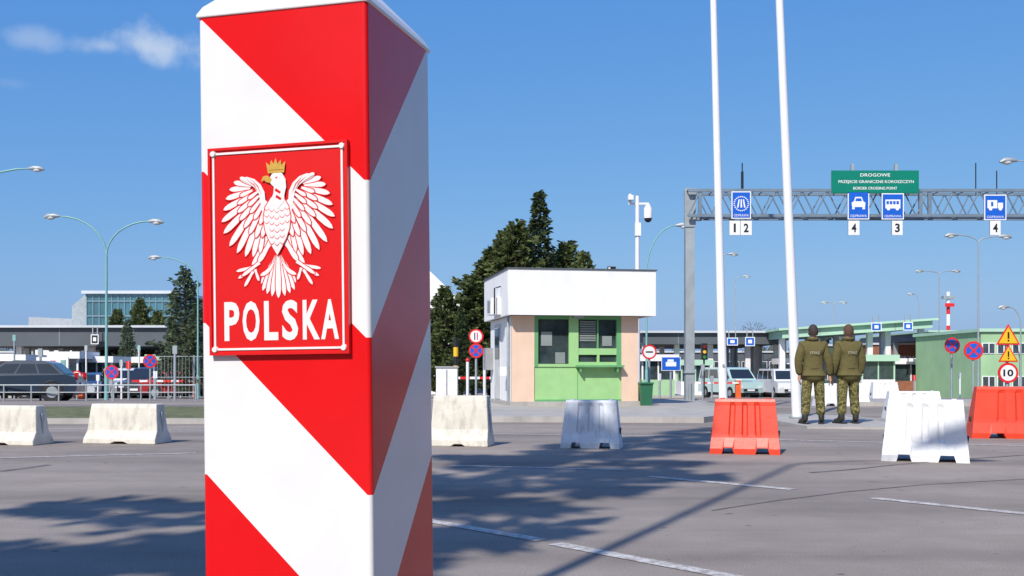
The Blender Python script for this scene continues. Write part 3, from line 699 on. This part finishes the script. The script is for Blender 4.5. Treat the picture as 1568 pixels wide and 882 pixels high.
# ------------------------------------------------------------------ trees
def conifer(H,Rm,nb,seed,fol,leaf=0.2,shape='spruce',base=0.08,dens=1.0,pw=.8):
    rnd=random.Random(seed); b=B()
    b.tube([(0,0,0),(0.05,0.03,H*.5),(0,0,H*.98)],[H*.018+.05,H*.01+.03,.012],bark,n=8)
    lv=[];lf=[]
    def needle(p,s,dirv):
        for q in range(2):
            a=dirv+Vector((rnd.gauss(0,.45),rnd.gauss(0,.45),rnd.gauss(0,.35))); a.normalize()
            c=a.cross(Vector((rnd.gauss(0,1),rnd.gauss(0,1),rnd.gauss(0,1)))).normalized()
            a=a*s*rnd.uniform(.6,1.2); c=c*s*rnd.uniform(.16,.38); o=len(lv)
            lv.extend([tuple(p-c*.6),tuple(p+a*.5-c),tuple(p+a),tuple(p+a*.5+c)]); lf.append((o,o+1,o+2,o+3))
    for i in range(nb):
        t_=(i+rnd.random())/nb; z=H*(base+(1-base)*t_**0.9)
        tt=(z/H-base)/(1-base)
        if shape=='spruce': R=Rm*(1-tt)**pw*(0.7+.45*rnd.random())+0.10
        else: R=Rm*min(1,(1-tt)**.75*1.15)*(.5+.6*rnd.random())+.12
        if rnd.random()<.14: R*=1.28
        an=i*2.399+rnd.uniform(-.4,.4)
        o=Vector((math.cos(an),math.sin(an),0)); droop=-.25+.55*tt if shape=='spruce' else .15+.6*tt
        pts=[]
        for k in range(5):
            s=k/4; pts.append(Vector((0,0,z))+o*R*s+Vector((0,0,R*(droop*s+.12*s*s))))
        b.tube(pts,[.035+.01*R,.03,.02,.012,.006],bark,n=4,cap=False)
        side=Vector((-o.y,o.x,0))
        n=int((6+R*17)*dens)
        for k in range(n):
            s=rnd.uniform(.12,1)**.7; j=min(3,int(s*4)); p=pts[j].lerp(pts[j+1],s*4-j)
            sp=.30*R*(1.1-s)*1.2
            off=rnd.uniform(-1,1)*sp
            p=p+side*off+Vector((0,0,rnd.gauss(-.05,.09)-abs(off)*.15))
            needle(p,leaf*rnd.uniform(.6,1.3),(o+side*(1 if off>0 else -1)*.7+Vector((0,0,-.15 if shape=='spruce' else .3))).normalized())
    b.add(lv,lf,fol)
    return b
t1=conifer(11.9,1.95,135,1,needles_d,.28,dens=1.5,pw=.9).obj('spruce_tree',(PX(826,60),60,gz(60)),scale=(1,1,.955))
t2b=conifer(9,2.3,100,2,needles,.34,'round',.06,1.5)
t2=t2b.obj('pine_tree',(PX(790,58),58,gz(58)-.2),(0,0,1),scale=(1.1,1.1,1.04))
def pt(src,u,vtop,d,H,nm=None,sxy=1.0,rz=0):
    h=PZ(vtop,d)-gz(d); s=h/H; return inst(src,(PX(u,d),d,gz(d)),(0,0,rz),(s*sxy,s*sxy,s))
pt(t2,752,384,60,9,rz=2,sxy=1.25); pt(t2,866,374,62,9,rz=3,sxy=1.0); pt(t2,896,390,58,9,rz=4,sxy=.75); pt(t2,726,424,56,9,rz=5,sxy=1.25)
pt(t2,682,442,55,9,rz=.5,sxy=1.1); pt(t1,706,470,50,11.9,rz=2,sxy=1.1); pt(t2,772,358,66,9,rz=1,sxy=1.0)
pt(t2,845,395,64,9,rz=2.4,sxy=1.1); pt(t2,655,475,60,9,rz=2.9,sxy=1.2); pt(t2,808,395,64,9,rz=.4,sxy=1.1)
t3=conifer(8,1.7,100,5,needles2,.24,dens=1.2).obj('spruce_tree',(PX(283,58),58,gz(58)),scale=(1.05,1.05,.86))
pt(t3,302,470,56,8,rz=1,sxy=1.2); pt(t2,215,460,85,9,rz=1,sxy=.9); pt(t2,178,476,88,9,rz=2,sxy=.9); pt(t3,264,495,60,8,rz=2); pt(t3,320,455,60,8,rz=2)
pt(t2,240,478,90,9,rz=3,sxy=.9); pt(t3,195,490,70,8,rz=2,sxy=.9)
# tall spruce behind the photographer (its shadow crosses the road)
conifer(22,2.75,62,9,needles,.42,base=.14,dens=1.7).obj('spruce_tree',(-6.36,-3.6,0))
def leafmass(name,n,xr,yr,hf,fol,s0,s1,seed=5):
    b=B(); rnd=random.Random(seed); vs=[];fs=[]
    for i in range(n):
        x=rnd.uniform(*xr); y=rnd.uniform(*yr); hh=hf(x,y)
        z=rnd.uniform(-1,hh)-0.5; s=rnd.uniform(s0,s1); c_=Vector((x,y,z)); o=len(vs)
        for k in range(4): vs.append(tuple(c_+Vector((rnd.gauss(0,s),rnd.gauss(0,s),rnd.gauss(0,s)))))
        fs.append((o,o+1,o+2,o+3))
    b.add(vs,fs,fol); return b.obj(name)
leafmass('distant_treeline',9000,(-160,190),(225,245),lambda x,y:5.0+2.2*math.sin(x*.11)+1.6*math.sin(x*.37+1)+math.sin(x*1.3),foliage('distant_foliage',(0.09,0.11,0.09),(0.17,0.19,0.14)),.5,1.1)
# unseen foliage added right of and behind the viewpoint to block horizon light
leafmass('sky_blocker_trees',7000,(12.5,18),(-34,9),lambda x,y:9.5+1.5*math.sin(y*.7)+math.sin(y*1.9),darkleaf,.35,.7,8)
leafmass('sky_blocker_trees',5000,(-45,40),(-52,-46),lambda x,y:11+2*math.sin(x*.4)+math.sin(x*1.3),darkleaf,.6,1.1,9)
b=B(); rnd=random.Random(3)
def twig(p,dv,l,r,dep):
    q=p+dv*l; b.tube([p,q],[r,r*.6],bark,n=5,cap=False)
    if dep:
        for _ in range(3):
            nd=(dv+Vector((rnd.gauss(0,.5),rnd.gauss(0,.5),rnd.gauss(.05,.3)))).normalized(); twig(q,nd,l*.72,r*.6,dep-1)
twig(Vector((0,0,0)),Vector((0,0,1)),3.2,.16,5); b.obj('bare_tree',(PX(1148,110),110,gz(110)),scale=(.75,.75,.72))
# ------------------------------------------------------------------ terminal canopies & buildings
def canopy(name,x0,x1,y0,y1,zu,th,mf,mr_,cols,colm=galv,slope=0):
    b=B()
    b.prism([(x0,zu),(x1,zu+slope),(x1,zu+slope+th),(x0,zu+th)],y0,y1,mf)
    b.prism([(x0-.3,zu+th+.01),(x1+.3,zu+slope+th+.01),(x1+.3,zu+slope+th+.16),(x0-.3,zu+th+.16)],y0-.3,y1+.3,mr_)
    for cx_ in cols:
        for cy_ in (y0+1.2,(y0+y1)/2,y1-1):
            b.box(cx_-.18,cx_+.18,cy_-.18,cy_+.18,gz(cy_),zu+slope*(cx_-x0)/(x1-x0)+.02,colm)
    k=int((x1-x0)/4)
    for i in range(k):
        xx=x0+(i+.5)*(x1-x0)/k; b.box(xx-.02,xx+.02,y0-.02,y0-.002,zu+slope*(xx-x0)/(x1-x0)+.05,zu+slope*(xx-x0)/(x1-x0)+th-.05,signback)
    return b.obj(name)
d=72
canopy('inspection_canopy',PX(-80,d),PX(262,d),d,d+16,PZ(530,d),PZ(502,d)-PZ(530,d),greymetal,lightmetal,[PX(u,d) for u in (-40,18,130,200,250)],white_paint)
canopy('inspection_canopy',PX(-80,95),PX(300,95),95,112,PZ(520,95),.7,greymetal,lightmetal,[PX(u,95) for u in (-40,40,120,180,250)])
d=78
canopy('inspection_canopy',PX(985,d),PX(1200,d),d,d+18,PZ(527,d),PZ(510,d)-PZ(527,d),greymetal,lightmetal,[PX(u,d) for u in (990,1040,1092,1150,1195)],white_paint)
d=74
canopy('inspection_canopy',PX(1198,d),PX(1428,d),d,d+18,PZ(518,d),.5,mint,mint,[PX(u,d) for u in (1204,1250,1340,1368,1420)],white_paint,slope=PZ(502,d)-PZ(518,d))
canopy('inspection_canopy',PX(1425,90),PX(1650,90),90,108,PZ(520,90),.6,greymetal,mint,[PX(u,90) for u in (1430,1480,1530,1600)])
def block(name,u0,u1,vt,d,dep,mw,floors=1,mroof=lightmetal,win=glass,mull=white_paint,nwin=8,zb=None,band=.5):
    b=B(); x0,x1=PX(u0,d),PX(u1,d); z0=gz(d); z1=PZ(vt,d); b.box(x0,x1,d,d+dep,z0-.2,z1,mw)
    b.box(x0-.15,x1+.15,d-.15,d+dep+.15,z1,z1+.18,mroof)
    fh=(z1-z0)/floors
    for f_ in range(floors):
        za=z0+f_*fh+fh*(1-band)/2; zb_=za+fh*band
        for i in range(nwin):
            xa=x0+(x1-x0)*(i+.12)/nwin; xb=x0+(x1-x0)*(i+.88)/nwin
            b.box(xa-.05,xb+.05,d-.04,d-.002,za-.05,zb_+.05,mull); b.box(xa,xb,d-.06,d-.041,za,zb_,win)
            b.box((xa+xb)/2-.03,(xa+xb)/2+.03,d-.08,d-.061,za,zb_,mull)
    return b.obj(name,bevel=0)
block('terminal_building',-60,300,540,118,8,white_wall,1,nwin=16)
block('terminal_building',985,1240,540,112,8,greymetal,1,nwin=12)
block('terminal_building',1330,1440,528,100,8,brick,1,nwin=5)
block('terminal_building',1240,1330,530,104,8,mat('dark_green_wall',(.05,.12,.09),.7),1,nwin=5)
block('office_building',1502,1640,508,62,10,mintwall,2,mroof=mint,nwin=6,band=.28)
b=B(); d=110; x0,x1=PX(133,d),PX(268,d); z0=gz(d); z1=PZ(450,d)
b.box(x0,x1,d,d+15,z0,z1,tealglass); b.prism([(x0-1.7,z0),(x0-.01,z0),(x0-.01,z1),(x0-.3,z1),(x0-1.7,z1-1.2)],d+.5,d+15,galv)
b.box(x0-.4,x1+.4,d-.4,d+15.4,z1,z1+.3,lightmetal)
for i in range(15): xx=x0+(x1-x0)*i/14; b.box(xx-.05,xx+.05,d-.08,d-.002,z0,z1,mat('mullion',(.14,.24,.28),.5))
for i in range(7): zz=z0+(z1-z0)*i/6.5; b.box(x0,x1,d-.12,d-.085,zz-.07,zz+.07,mat('mullion',(.2,.3,.35),.5))
b.obj('glass_office_building')
b=B(); d=100; b.prism([(PX(-60,d),PZ(505,d)),(PX(112,d),PZ(503,d)),(PX(108,d),PZ(492,d)),(PX(30,d),PZ(478,d)),(PX(-60,d),PZ(474,d))],d+14,d+30,mat('pale_roof',(.4,.43,.46),.6)); b.box(PX(-60,d),PX(108,d),d+14.2,d+29.8,gz(d),PZ(504,d),white_wall)
for u in (60,80,95): b.box(PX(u,d),PX(u+9,d),d+16,d+18,PZ(492,d),PZ(478,d),lightmetal)
b.obj('warehouse')
d=90; b=B(); b.prism([(PX(560,d),gz(d)),(PX(708,d),gz(d)),(PX(708,d),PZ(463,d)),(PX(655,d),PZ(412,d)),(PX(610,d),PZ(412,d)),(PX(560,d),PZ(450,d))],d,d+25,white_wall,msides=lightmetal); b.obj('white_hall')
def small_booth(name,u,d,w_,h,m1,m2=white_wall):
    b=B(); b.box(-w_/2,w_/2,0,2.6,0,h*.42,m1)
    for x in (-w_/2,w_/2-.1): b.box(x,x+.1,0,.1,h*.42,h*.85,m2); b.box(x,x+.1,2.5,2.6,h*.42,h*.85,m2)
    b.box(-w_/2+.1,w_/2-.1,.03,2.57,h*.42,h*.85,glass); b.box(-.04,.04,-.01,.029,h*.42,h*.85,m2)
    b.box(-w_/2-.2,w_/2+.2,-.3,2.8,h*.85,h,m2)
    b.box(-w_/2-.6,w_/2+.6,-1.5,4,-.05,.15,kerb)
    return b.obj(name,(PX(u,d),d,gz(d)))
for (u,d,w_,h,m1,m2) in [(12,66,2.0,2.6,white_wall,white_wall),(45,72,2.2,2.6,white_wall,white_wall),(100,64,1.5,2.7,mat('tealp',(.05,.25,.2),.5),white_wall),(148,66,1.8,2.5,white_wall,white_wall),(205,70,2.4,2.6,mintwall,white_wall),(252,66,1.8,2.6,white_wall,mint),
    (1008,66,2.0,2.6,mintwall,white_wall),(1065,76,2,2.6,white_wall,mint),(1225,76,2.2,2.7,mint,white_wall),(1345,72,2.2,2.8,white_wall,mint),(1395,76,2.4,2.7,brick,white_wall),(1440,74,2,2.6,white_wall,lightmetal),(1478,80,2.2,2.6,brick,mint)]:
    small_booth('inspection_booth',u,d,w_,h,m1,m2)
def bluep(u0,u1,v0,v1,d,m=blue_s):
    b=B(); x0,x1,z0,z1=P4(u0,u1,v0,v1,d); panel(b,x0,x1,z0,z1,d,m,bw=.06)
    b.box(x0+(x1-x0)*.3,x0+(x1-x0)*.7,d-.02,d-.01,z0+(z1-z0)*.3,z0+(z1-z0)*.7,white_s)
    for t_ in(.2,.8): b.box(x0+(x1-x0)*t_-.03,x0+(x1-x0)*t_+.03,d+.05,d+.1,z0,z1+.5,galv)
    b.obj('lane_sign')
for q in [(1113,1130,517,529,76),(1141,1156,516,530,76),(1334,1350,494,507,73),(1383,1398,493,506,73),(139,151,512,527,71.5)]: bluep(*q,m=blue_s if q[0]>200 else black)
b=B(); d=95; zb=gz(d); zt=PZ(447,d)-zb
for i in range(9):
    b.tube([(0,0,zt*i/9),(0,0,zt*(i+1)/9)],.16,red_s if i%2 else white_s,n=8)
b.box(-.5,.5,-.3,.3,zt-.6,zt-.35,galv); b.box(-.4,.4,-.35,-.3,zt-1.3,zt-1.0,red_s)
b.obj('radio_mast',(PX(1452,d),d,zb))
b=B(); b.box(-.32,.32,0,.5,0,1.05,plast_w); b.box(-.35,.35,-.03,.53,1.05,1.1,signback); b.box(-.02,.02,-.01,-.001,.1,1,signback); b.obj('utility_cabinet',(PX(684,33),33,0),bevel=.01)
b=B()
for i in range(7): b.tube([(0,0,.28*i),(0,0,.28*(i+1))],.075,yellow_s if i%2 else black,n=12)
b.obj('hazard_bollard',(PX(698,33.4),33.4,0))
for u,hh in ((716,1.3),(742,1.5)):
    b=B(); b.tube([(0,0,0),(0,0,hh)],.05,white_paint,n=8); b.sphere((0,0,hh),.07,red_s); b.obj('marker_post',(PX(u,35),35,0))
def gate(u,d,L_,s_):
    b=B(); b.box(-.15,.15,-.15,.15,0,1.05,plast_o); b.box(-.18,.18,-.18,.18,1.05,1.12,white_paint)
    n=8
    for i in range(n): b.box(min(s_*L_*i/n,s_*L_*(i+1)/n),max(s_*L_*i/n,s_*L_*(i+1)/n),-.22,-.18,.85,.95,red_s if i%2 else white_paint)
    b.obj('barrier_gate',(PX(u,d),d,gz(d)))
gate(690,45,3.2,1); gate(300,56,3.2,-1); gate(1130,66,3,-1); gate(123,50,3,-1)
b=B(); d=50; x0,x1=PX(236,d),PX(420,d); n=6
for i in range(n+1):
    x=x0+(x1-x0)*i/n; b.tube([(x,d,gz(d)),(x,d,gz(d)+2.0)],.035,galv,n=6)
for z in (.1,1.0,1.95): b.tube([(x0,d,gz(d)+z),(x1,d,gz(d)+z)],.015,galv,n=5)
k=0.16; m_=int((x1-x0)/k)
for i in range(m_):
    b.box(x0+i*k-.005,x0+i*k+.005,d-.004,d+.004,gz(d)+.1,gz(d)+1.95,galv)
b.obj('mesh_fence')
b=B(); d=38; x0,x1=PX(-120,d),PX(300,d); n=10
for i in range(n+1):
    x=x0+(x1-x0)*i/n; b.tube([(x,d,gz(d)),(x,d,gz(d)+.55)],.03,galv,n=6)
b.tube([(x0,d,gz(d)+.55),(x1,d,gz(d)+.55)],.03,galv,n=6); b.tube([(x0,d,gz(d)+.3),(x1,d,gz(d)+.3)],.02,galv,n=6); b.obj('railing')
for u,d,h,mm_ in ((62,40,1.9,galv),(97,44,1.6,teal),(197,42,1.5,red_s),(268,40,2.0,galv),(186,50,1.8,galv),(22,55,3.2,teal),(150,55,1.2,white_paint),(238,46,1.2,white_paint),(132,58,2.8,galv),(213,60,2.9,teal),(1400,62,1.3,red_s),(1470,60,1.4,galv),(1183,60,1.5,galv),(1076,50,1.6,galv),(990,46,2.2,teal),(1010,46,1.1,white_paint),(1090,52,1.1,galv)):
    b=B(); b.tube([(0,0,0),(0,0,h)],.045,galv if u%3 else white_paint,n=8); b.box(-.08,.08,-.04,.04,h-.3,h,mm_); b.obj('marker_post',(PX(u,d),d,gz(d)))
b=B(); b.tube([(0,0,0),(0,0,2.6)],.05,dark,n=8); b.box(-.16,.16,-.12,.12,2.1,3.0,black)
for i in range(3): b.tube([(0,-.12,2.25+.28*i),(0,-.2,2.25+.28*i)],.09,[mat('lg',(.02,.2,.05),.4),yellow_s,mat('dark_red_lens',(.2,.01,.01),.3)][i],n=12)
b.obj('traffic_light',(PX(1078,60),60,gz(60)))
# ------------------------------------------------------------------ vehicles
def car(kind,paint):
    b=B()
    if kind=='van': L_,W,H=4.9,1.9,1.95; low=[(-2.4,.35),(2.35,.35),(2.42,.6),(2.4,1.0),(1.65,1.15),(-2.42,1.15),(-2.42,.5)]; top=[(-2.4,1.15),(1.6,1.15),(1.0,1.85),(.7,1.93),(-2.2,1.93),(-2.36,1.8)]
    elif kind=='suv': L_,W,H=4.6,1.85,1.7; low=[(-2.25,.35),(2.2,.35),(2.3,.6),(2.25,.9),(1.2,1.05),(-2.25,1.08),(-2.3,.6)]; top=[(-2.2,1.08),(1.15,1.05),(.45,1.62),(.1,1.7),(-1.75,1.68),(-2.0,1.6)]
    else: L_,W,H=4.3,1.75,1.45; low=[(-2.1,.3),(2.1,.3),(2.15,.5),(2.05,.72),(1.0,.9),(-1.7,.94),(-2.12,.85),(-2.15,.5)]; top=[(-1.75,.94),(.98,.9),(.25,1.38),(-.1,1.44),(-1.0,1.42),(-1.3,1.34)]
    def loft(poly,hw,taper,m):
        zs_=[z for _,z in poly]; za,zb_=min(zs_),max(zs_)
        def w(z): return hw*(1-taper*(z-za)/(zb_-za))
        vs=[(x,-w(z),z) for x,z in poly]+[(x,w(z),z) for x,z in poly]; k=len(poly)
        b.add(vs,[tuple(range(k)),tuple(range(2*k-1,k-1,-1))]+[(i,k+i,k+(i+1)%k,(i+1)%k) for i in range(k)],m)
        return w
    loft(low,W/2,.03,paint); w=loft(top,W/2-.03,.16,paint)
    zt=[z for _,z in top]; za,zb_=min(zt)+.08,max(zt)-.13
    def xat(z,side):
        pts=top; xs=[]
        for i in range(len(pts)):
            (xa,z1_),(xb,z2_)=pts[i],pts[(i+1)%len(pts)]
            if (z1_-z)*(z2_-z)<0: xs.append(xa+(xb-xa)*(z-z1_)/(z2_-z1_))
        return max(xs) if side>0 else min(xs)
    for s_ in(-1,1):
        xa0,xa1=xat(za,-1)+.12,xat(za,1)-.16; xb0,xb1=xat(zb_,-1)+.12,xat(zb_,1)-.12
        for c0,c1 in ((0,.30),(.33,.64),(.67,1)):
            q=[(xa0+(xa1-xa0)*c0,za),(xa0+(xa1-xa0)*c1,za),(xb0+(xb1-xb0)*c1,zb_),(xb0+(xb1-xb0)*c0,zb_)]
            b.add([(x,s_*(w(z)+.006),z) for x,z in q],[(0,1,2,3)],carglass)
    for s_ in (1,-1):
        xa,xb=xat(za,s_)+s_*.012,xat(zb_,s_)+s_*.012
        b.add([(xa,-w(za)+.1,za),(xa,w(za)-.1,za),(xb,w(zb_)-.1,zb_),(xb,-w(zb_)+.1,zb_)],[(0,1,2,3)],carglass)
    fx=low[2][0]; rx=min(x for x,_ in low)
    for s_ in(-1,1):
        b.box(fx-.15,fx+.02,s_*W*.36-.14,s_*W*.36+.14,.62,.78,lightm); b.box(rx-.02,rx+.1,s_*W*.40-.1,s_*W*.40+.1,.75,1.0,taill)
        b.box(xat(za,1)-.35,xat(za,1)-.2,s_*(W/2+.02)-.08,s_*(W/2+.02)+.08,za,za+.14,black)
        for wx in (-L_*.31,L_*.31):
            b.tube([(wx,s_*(W/2-.2),.32),(wx,s_*(W/2+.01),.32)],.33,dark,n=20); b.tube([(wx,s_*(W/2+.0),.32),(wx,s_*(W/2+.02),.32)],.2,galv,n=16)
            b.tube([(wx,s_*(W/2-.25),.34),(wx,s_*(W/2+.003),.34)],.39,black,n=20)
    b.box(fx-.02,fx+.03,-.5,.5,.45,.6,black); b.box(fx+.03,fx+.04,-.26,.26,.46,.57,white_s); b.box(rx-.03,rx-.01,-.26,.26,.55,.66,white_s); b.box(-2.0,2.0,-W*.42,W*.42,.2,.36,black)
    return b
def putcar(kind,paint,u,d,deg,name):
    return car(kind,paint).obj(name,(PX(u,d),d,gz(d)),(0,0,math.radians(deg)),bevel=.05)
putcar('car',carpaint('navy',(.02,.035,.06)),28,39,190,'parked_car')
putcar('van',carpaint('white',(.75,.76,.78)),1195,74,-86,'parked_van')
putcar('van',carpaint('mint',(.45,.62,.58)),1118,70,-70,'parked_van')
putcar('car',carpaint('red',(.35,.02,.02)),1160,78,-90,'parked_car')
putcar('car',carpaint('red',(.35,.02,.02)),283,58,5,'parked_car')
putcar('car',carpaint('silver',(.5,.52,.54)),85,58,10,'parked_car')
putcar('suv',carpaint('white',(.75,.76,.78)),190,62,-60,'parked_car')
putcar('suv',carpaint('black',(.02,.02,.025)),1408,84,-60,'parked_car')
putcar('van',carpaint('white',(.75,.76,.78)),40,60,-75,'parked_van')
putcar('car',carpaint('blue',(.03,.08,.2)),135,62,-80,'parked_car')
putcar('suv',carpaint('black',(.02,.02,.025)),232,60,-95,'parked_car')
putcar('car',carpaint('silver',(.5,.52,.54)),1460,76,-80,'parked_car')
b=B(); b.box(-.7,.7,0,.08,1.25,1.85,white_s); b.text('viaToll',-.5,.5,1.42,1.7,-.01,red_s,off=.02); b.tube([(-.5,.04,0),(-.5,.04,1.25)],.04,galv); b.tube([(.5,.04,0),(.5,.04,1.25)],.04,galv); b.obj('advertising_board',(PX(80,48),48,gz(48)))
# ------------------------------------------------------------------ people
def skinned(name,verts,edges,radii,m,parent,root=0,sub=2,sy=1.0):
    me=bpy.data.meshes.new(name); me.from_pydata(verts,edges,[]); o=bpy.data.objects.new(name,me); scene.collection.objects.link(o)
    me.materials.append(m)
    o.modifiers.new('skin','SKIN')
    for i,r in enumerate(radii):
        sv=me.skin_vertices[0].data[i]; sv.radius=(r,r) if not isinstance(r,tuple) else r; sv.use_root=(i==root)
    o.modifiers['skin'].use_smooth_shade=True
    s=o.modifiers.new('sub','SUBSURF'); s.levels=sub; s.render_levels=sub
    o.parent=parent; o.scale=(1,sy,1); return o
def person(loc,rotz,lean,hair_m,armL,armR,hscale=1.0,stance=.11):
    e=bpy.data.objects.new('border_guard',None); scene.collection.objects.link(e)
    s=stance
    V=[(0,0,.92),(.10,0,.86),(s+.01,.015,.50),(s+.03,-.01,.13),(-.10,0,.86),(-s-.01,.015,.50),(-s-.03,-.01,.13),(0,0,1.02)]
    skinned('trousers',V,[(0,1),(1,2),(2,3),(0,4),(4,5),(5,6),(0,7)],[.15,.12,.092,.082,.12,.092,.082,.15],camo_t,e)
    L0,L1,L2=armL; R0,R1,R2=armR
    V=[(0,0,1.05),(0,0,.86),(0,0,.72),(0,0,1.24),(0,0,1.38),(0,.01,1.47),(-.18,0,1.39),L0,L1,(.18,0,1.39),R0,R1,(0,.0,1.52)]
    Eg=[(0,1),(1,2),(0,3),(3,4),(4,5),(4,6),(6,7),(7,8),(4,9),(9,10),(10,11),(5,12)]
    skinned('jacket',V,Eg,[.19,.21,.21,.21,.175,.09,.112,.082,.066,.112,.082,.066,.085],camo_j,e,sy=.82)
    rt=mat('reflective_text',(.42,.42,.35),.5)
    b=B(); b.text('STRAZ',-.085,.085,1.24,1.285,-.181,rt,off=.0); o=b.obj('back_lettering'); o.parent=e
    b=B(); b.tube([(.176*math.cos(a*math.pi/12),.145*math.sin(a*math.pi/12),.985) for a in range(25)],.014,mat('olive_dark',(.085,.072,.028),.8),n=6); o=b.obj('waist_cord'); o.parent=e
    for sg in (-1,1):
        x=sg*(s+.03); a=sg*.2
        V=[(x,-.01,.20),(x,-.015,.07),(x+a*.18,.10,.045),(x+a*.3,.18,.04),(x,-.05,.045)]
        skinned('boot',V,[(0,1),(1,2),(2,3),(1,4)],[.062,.055,.045,.036,.04],boot,e,root=1)
        b=B(); T=Matrix.Translation((x,0,0))@Matrix.Rotation(-a,4,'Z'); b.prism([(-.045,0),(.045,0),(.045,.02),(-.045,.02)],-.10,.215,dark,T=T); o=b.obj('sole',bevel=.006); o.parent=e
    hz=1.64
    b=B(); nu,nv=24,18; vs=[];fs=[]
    for j in range(nv+1):
        th=math.pi*j/nv; zc=math.cos(th)
        for i in range(nu):
            ph=2*math.pi*i/nu; x=.080*math.sin(th)*math.cos(ph); y=.100*math.sin(th)*math.sin(ph); z=.120*zc
            if z<0: x*=1+z*1.6
            if z<-.02 and y<0: y*=.8
            fr=max(0,math.sin(ph))
            nose=math.exp(-((x/.014)**2))*math.exp(-(((z+.02)/.025)**2))*fr*.026
            eye=math.exp(-(((abs(x)-.03)/.014)**2))*math.exp(-(((z-.005)/.012)**2))*fr*-.010
            chin=math.exp(-((x/.03)**2))*math.exp(-(((z+.095)/.02)**2))*fr*.014
            vs.append((x,y+nose+eye+chin,z+hz))
    for j in range(nv):
        for i in range(nu): fs.append((j*nu+i,(j+1)*nu+i,(j+1)*nu+(i+1)%nu,j*nu+(i+1)%nu))
    b.add(vs,fs,skin,True)
    for sg in(-1,1):
        b.sphere((sg*.082,-.005,hz-.005),(.012,.02,.032),skin)
        b.sphere((sg*.03,.088,hz+.005),(.012,.008,.008),white_s); b.sphere((sg*.03,.094,hz+.005),(.006,.004,.006),black)
    b.box(-.022,.022,.088,.095,hz-.062,hz-.054,mat('lips',(.35,.12,.10),.5))
    b.tube([(0,-.01,hz-.20),(0,-.005,hz-.06)],[.06,.055],skin,n=14)
    hv=[];hf=[]; rh=random.Random(int(loc[0]*100))
    for j in range(13):
        th=math.pi*j/18
        for i in range(nu):
            ph=2*math.pi*i/nu; k_=1+rh.uniform(-.02,.03); x=.090*k_*math.sin(th)*math.cos(ph); y=.110*k_*math.sin(th)*math.sin(ph)-.004; z=.132*math.cos(th)
            if z<0: y=min(y,-.0+.01*math.cos(ph*2))
            if y>.05 and z<.06: y=.05
            hv.append((x,y,z+hz+.004))
    for j in range(12):
        for i in range(nu): hf.append((j*nu+i,(j+1)*nu+i,(j+1)*nu+(i+1)%nu,j*nu+(i+1)%nu))
    b.add(hv,hf,hair_m,True)
    o=b.obj('head'); o.parent=e
    b=B(); b.tube([(.078*math.cos(a*math.pi/10),.08*math.sin(a*math.pi/10),1.51) for a in range(21)],.03,camo_j,n=8); o=b.obj('collar'); o.parent=e
    for sg,(w0,w1) in ((-1,(L1,L2)),(1,(R1,R2))):
        w0=Vector((w0[0],w0[1]*.82,w0[2])); d_=Vector(w1).normalized()
        sd=Vector((0,1,0))
        V=[w0-d_*.02,w0+d_*.05,w0+d_*.09]; Eg=[(0,1),(1,2)]; Rr=[.026,.034,.032]
        for k,(oy,l) in enumerate([(.030,.070),(.011,.080),(-.010,.074),(-.029,.058)]):
            p0=w0+d_*.095+sd*oy; n0=len(V); cur=Vector((-sg*.012,0,0))
            V+= [p0,p0+d_*l*.4+cur*.5,p0+d_*l*.75+cur*1.6,p0+d_*l*.95+cur*3]; Eg+=[(2,n0),(n0,n0+1),(n0+1,n0+2),(n0+2,n0+3)]; Rr+=[.0105,.0095,.009,.0075]
        n0=len(V); p0=w0+d_*.04+sd*.03; V+=[p0,p0+d_*.03+sd*.02,p0+d_*.06+sd*.024]; Eg+=[(1,n0),(n0,n0+1),(n0+1,n0+2)]; Rr+=[.013,.0115,.009]
        skinned('hand',[tuple(v) for v in V],Eg,Rr,skin,e,root=1,sub=1)
    e.location=loc; e.rotation_euler=(lean,0,rotz); e.scale=(hscale,)*3
    return e
dp=19.5
person((PX(1245,dp),dp,.04),math.radians(-4),0,hair,((-.265,-.03,1.12),(-.235,.03,.86),(.02,.12,-1)),((.27,-.04,1.12),(.30,.04,.85),(.12,.1,-1)),hscale=.995)
person((PX(1303,dp),dp+.15,.04),math.radians(6),0,mat('brown_hair',(.10,.055,.032),.85,var=.3,scale=50),((-.25,-.04,1.12),(-.285,.04,.85),(-.10,.1,-1)),((.25,-.03,1.12),(.23,.05,.86),(-.04,.15,-1)),hscale=1.0,stance=.10)
print('objects',len(scene.objects))
